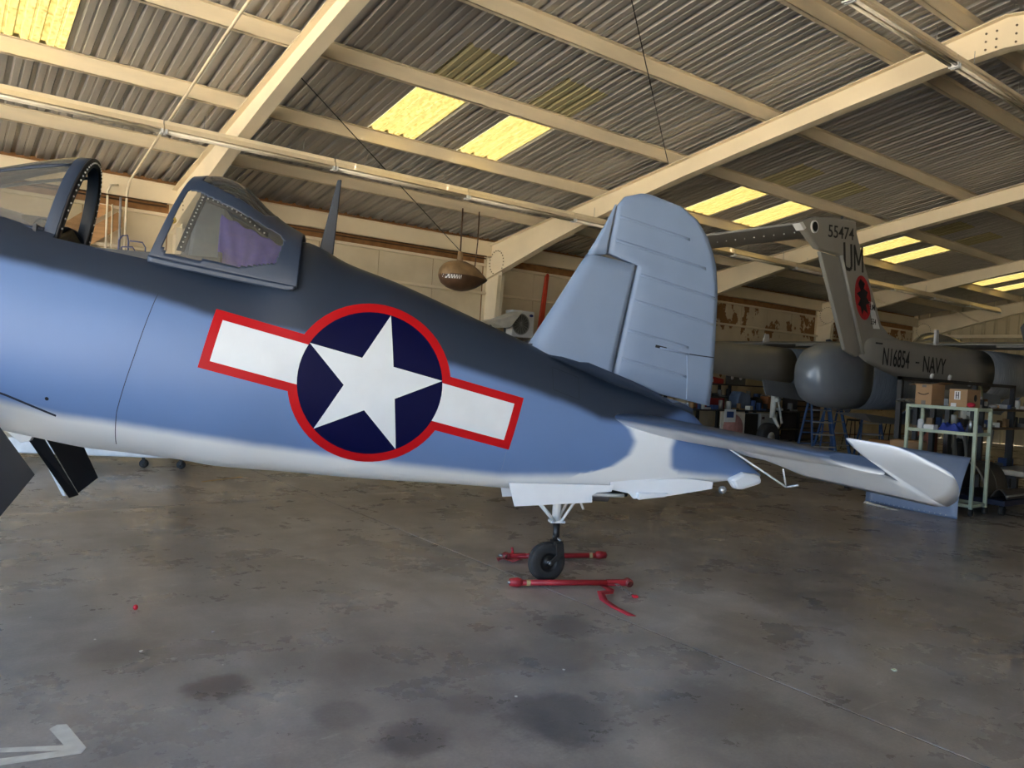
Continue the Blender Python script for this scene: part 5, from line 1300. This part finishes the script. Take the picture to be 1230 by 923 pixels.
# red and white flare panel + grey panels hung on the shelf
RW = thing('red_white_wing_tip', 'red tail section with white outline lying on the parts shelf', 'aircraft part', (16.5, 14.35, 1.621))
MB().prism([(-.6,0,.0),(2.0,0,.0),(2.0,0,.14),(1.2,0,.24),(-.6,0,.30)], (0,1,0), .25).build('red_shell', pm('shell_red', (176, 44, 34), .45), RW, bevel=.03)
MB().prism([(.15,-.13,.04),(1.5,-.13,.04),(1.5,-.13,.13),(1.0,-.13,.2),(.15,-.13,.24)], (0,1,0), .01).build('white_outline', white, RW)
MB().prism([(.28,-.14,.07),(1.38,-.14,.06),(1.38,-.14,.11),(1.0,-.14,.16),(.28,-.14,.20)], (0,1,0), .012).build('dark_window', black, RW)
GP = thing('lamp_panel', 'grey metal panel with two round white lamps on the parts shelf', 'panel', (19.2, 14.35, 1.621))
MB().box((-.45,-.02,0), (.45,.02,.36)).build('plate', pm('plate_grey', (96,98,98), .5), GP)
for xx in (-.2, .2): MB().lathe([(0,.06),(.02,.055),(.03,0)], (xx,-.02,.2), (0,-1,0), 16).build('lamp', white, GP)
# ---- dark fuselage tail behind (spare boom) hung beyond
# ---- stepladders
LB = pm('ladder_blue', (52, 84, 128), .5); LS = pm('ladder_tread', (150,148,140), .5)
def ladder(name, label, loc, h, w, rotz, n):
    t = thing(name, label, 'ladder', loc, rotz); sp = h*.30
    for sx in (-1, 1):
        MB().bar((sx*w/2, -sp, .0), (sx*w*.34, 0, h), .035, .07).build('front_rail', LB, t); MB().bar((sx*w/2, sp, .0), (sx*w*.34, .03, h), .03, .05).build('rear_rail', LB, t)
    for k in range(1, n+1):
        f = k/(n+.6); z = h*f; ww = w*(1-.32*f)
        MB().box((-ww/2, -sp*(1-f)-.04, z-.015), (ww/2, -sp*(1-f)+.05, z+.012)).build('tread', LS, t)
        MB().box((-ww/2, sp*(1-f)-.012, z-.012), (ww/2, sp*(1-f)+.012, z+.012)).build('rear_brace', LB, t)
    MB().box((-w*.38,-.07,h-.02), (w*.38,.10,h+.02)).build('top_cap', LB, t, bevel=.01)
    return t
ladder('step_ladder', 'tall blue stepladder with grey treads standing by the grey aircraft pod', (17.1, 10.35, 0), 1.58, .58, R(-35), 5)
ladder('step_ladder', 'medium blue stepladder beside the tall one, under the pod', (18.1, 10.55, 0), 1.30, .52, R(-20), 4)
ladder('step_ladder', 'low blue stepladder with wide treads under the grey aircraft pod', (19.2, 10.15, 0), 1.0, .60, R(-50), 3)
# black work stands under the pod
for k, (x, y) in enumerate(((20.6, 11.4), (21.2, 10.6))):
    t = thing('work_stool', 'black tubular stool standing in the dark under the pod', 'stool', (x, y, 0), 0, 'black stools under the pod')
    for dx in (-.16, .16):
        for dy in (-.16, .16): MB().tube([(dx*1.3,dy*1.3,0),(dx*.7,dy*.7,.8)], .015, 6).build('leg', black, t)
    MB().lathe([(0,0),(0,.17),(.03,.18),(.05,.17),(.05,0)], (0,0,.8), (0,0,1), 16).build('seat', black, t)
    MB().tube([(.2*math.cos(a*.5), .2*math.sin(a*.5), .28) for a in range(13)], .01, 6).build('foot_ring', black, t)
# tall cabinet of drawers against the wall
DC = thing('drawer_cabinet', 'brown cabinet of shallow drawers at the back wall beyond the ladders', 'cabinet', (21.3, 13.6, 0))
MB().box((0,.02,0), (1.3,.5,1.62)).build('carcass', pm('cab_dark', (52,42,36), .6), DC)
for k in range(9): MB().box((.03,-.0,.08+.168*k), (1.27,.03,.20+.168*k)).build('drawer', pm('drawer_brown', (96,76,58), .6), DC, bevel=.004)
# small things on the floor
m = MB().sphere((1.12,5.30,.018), .016, 10, 6, (1,1,1.1)); tag(m.build('red_plug', pm('plug_red', (196, 24, 48), .4)), 'tiny red plug lying on the concrete floor', 'plug')
def scrap(label, x, y, s, col, seed, group=None):
    rnd = random.Random(seed); n = 7
    top = [(x+s*math.cos(2*math.pi*k/n)*rnd.uniform(.5,1), y+s*math.sin(2*math.pi*k/n)*rnd.uniform(.5,1), s*rnd.uniform(.15,.5)) for k in range(n)]
    base = [(a, b, .0005) for a, b, c in top]; m = MB(); m.add(top+base, [tuple(range(n)), tuple(range(2*n-1, n-1, -1))]+[(k, (k+1) % n, n+(k+1) % n, n+k) for k in range(n)])
    return tag(m.build('paper_scrap', pm('scrap_%d_%d_%d' % col, col, .7)), label, 'scrap', group)
scrap('pale green-white leaf scrap on bare floor in front of the tailplane', 4.65, 2.22, .022, (214, 222, 190), 1)
for i, (x, y) in enumerate(((.56,5.42),(.82,4.85),(1.32,4.15),(1.42,4.68),(1.5,9.6),(1.6,9.1),(2.45,3.05),(1.76,2.45),(2.05,2.35),(1.0,4.55),(2.9,3.2),(3.5,4.3))):
    scrap('tiny white paper scrap lying on the concrete floor', x, y, random.uniform(.006,.012), (222,222,218), 20+i, 'white scraps on the floor')
m = MB(); m.grid(lambda u, v: (10.95-.10*u, 5.78-.5*u+.05*v, .004+.05*abs(math.sin(7*u+3*v))*(1-.7*u)), 14, 6); tag(m.build('white_rag', pm('rag_white', (214,210,202), .8), solid=.004), 'crumpled white rag on the floor at the foot of the blue panel', 'rag')
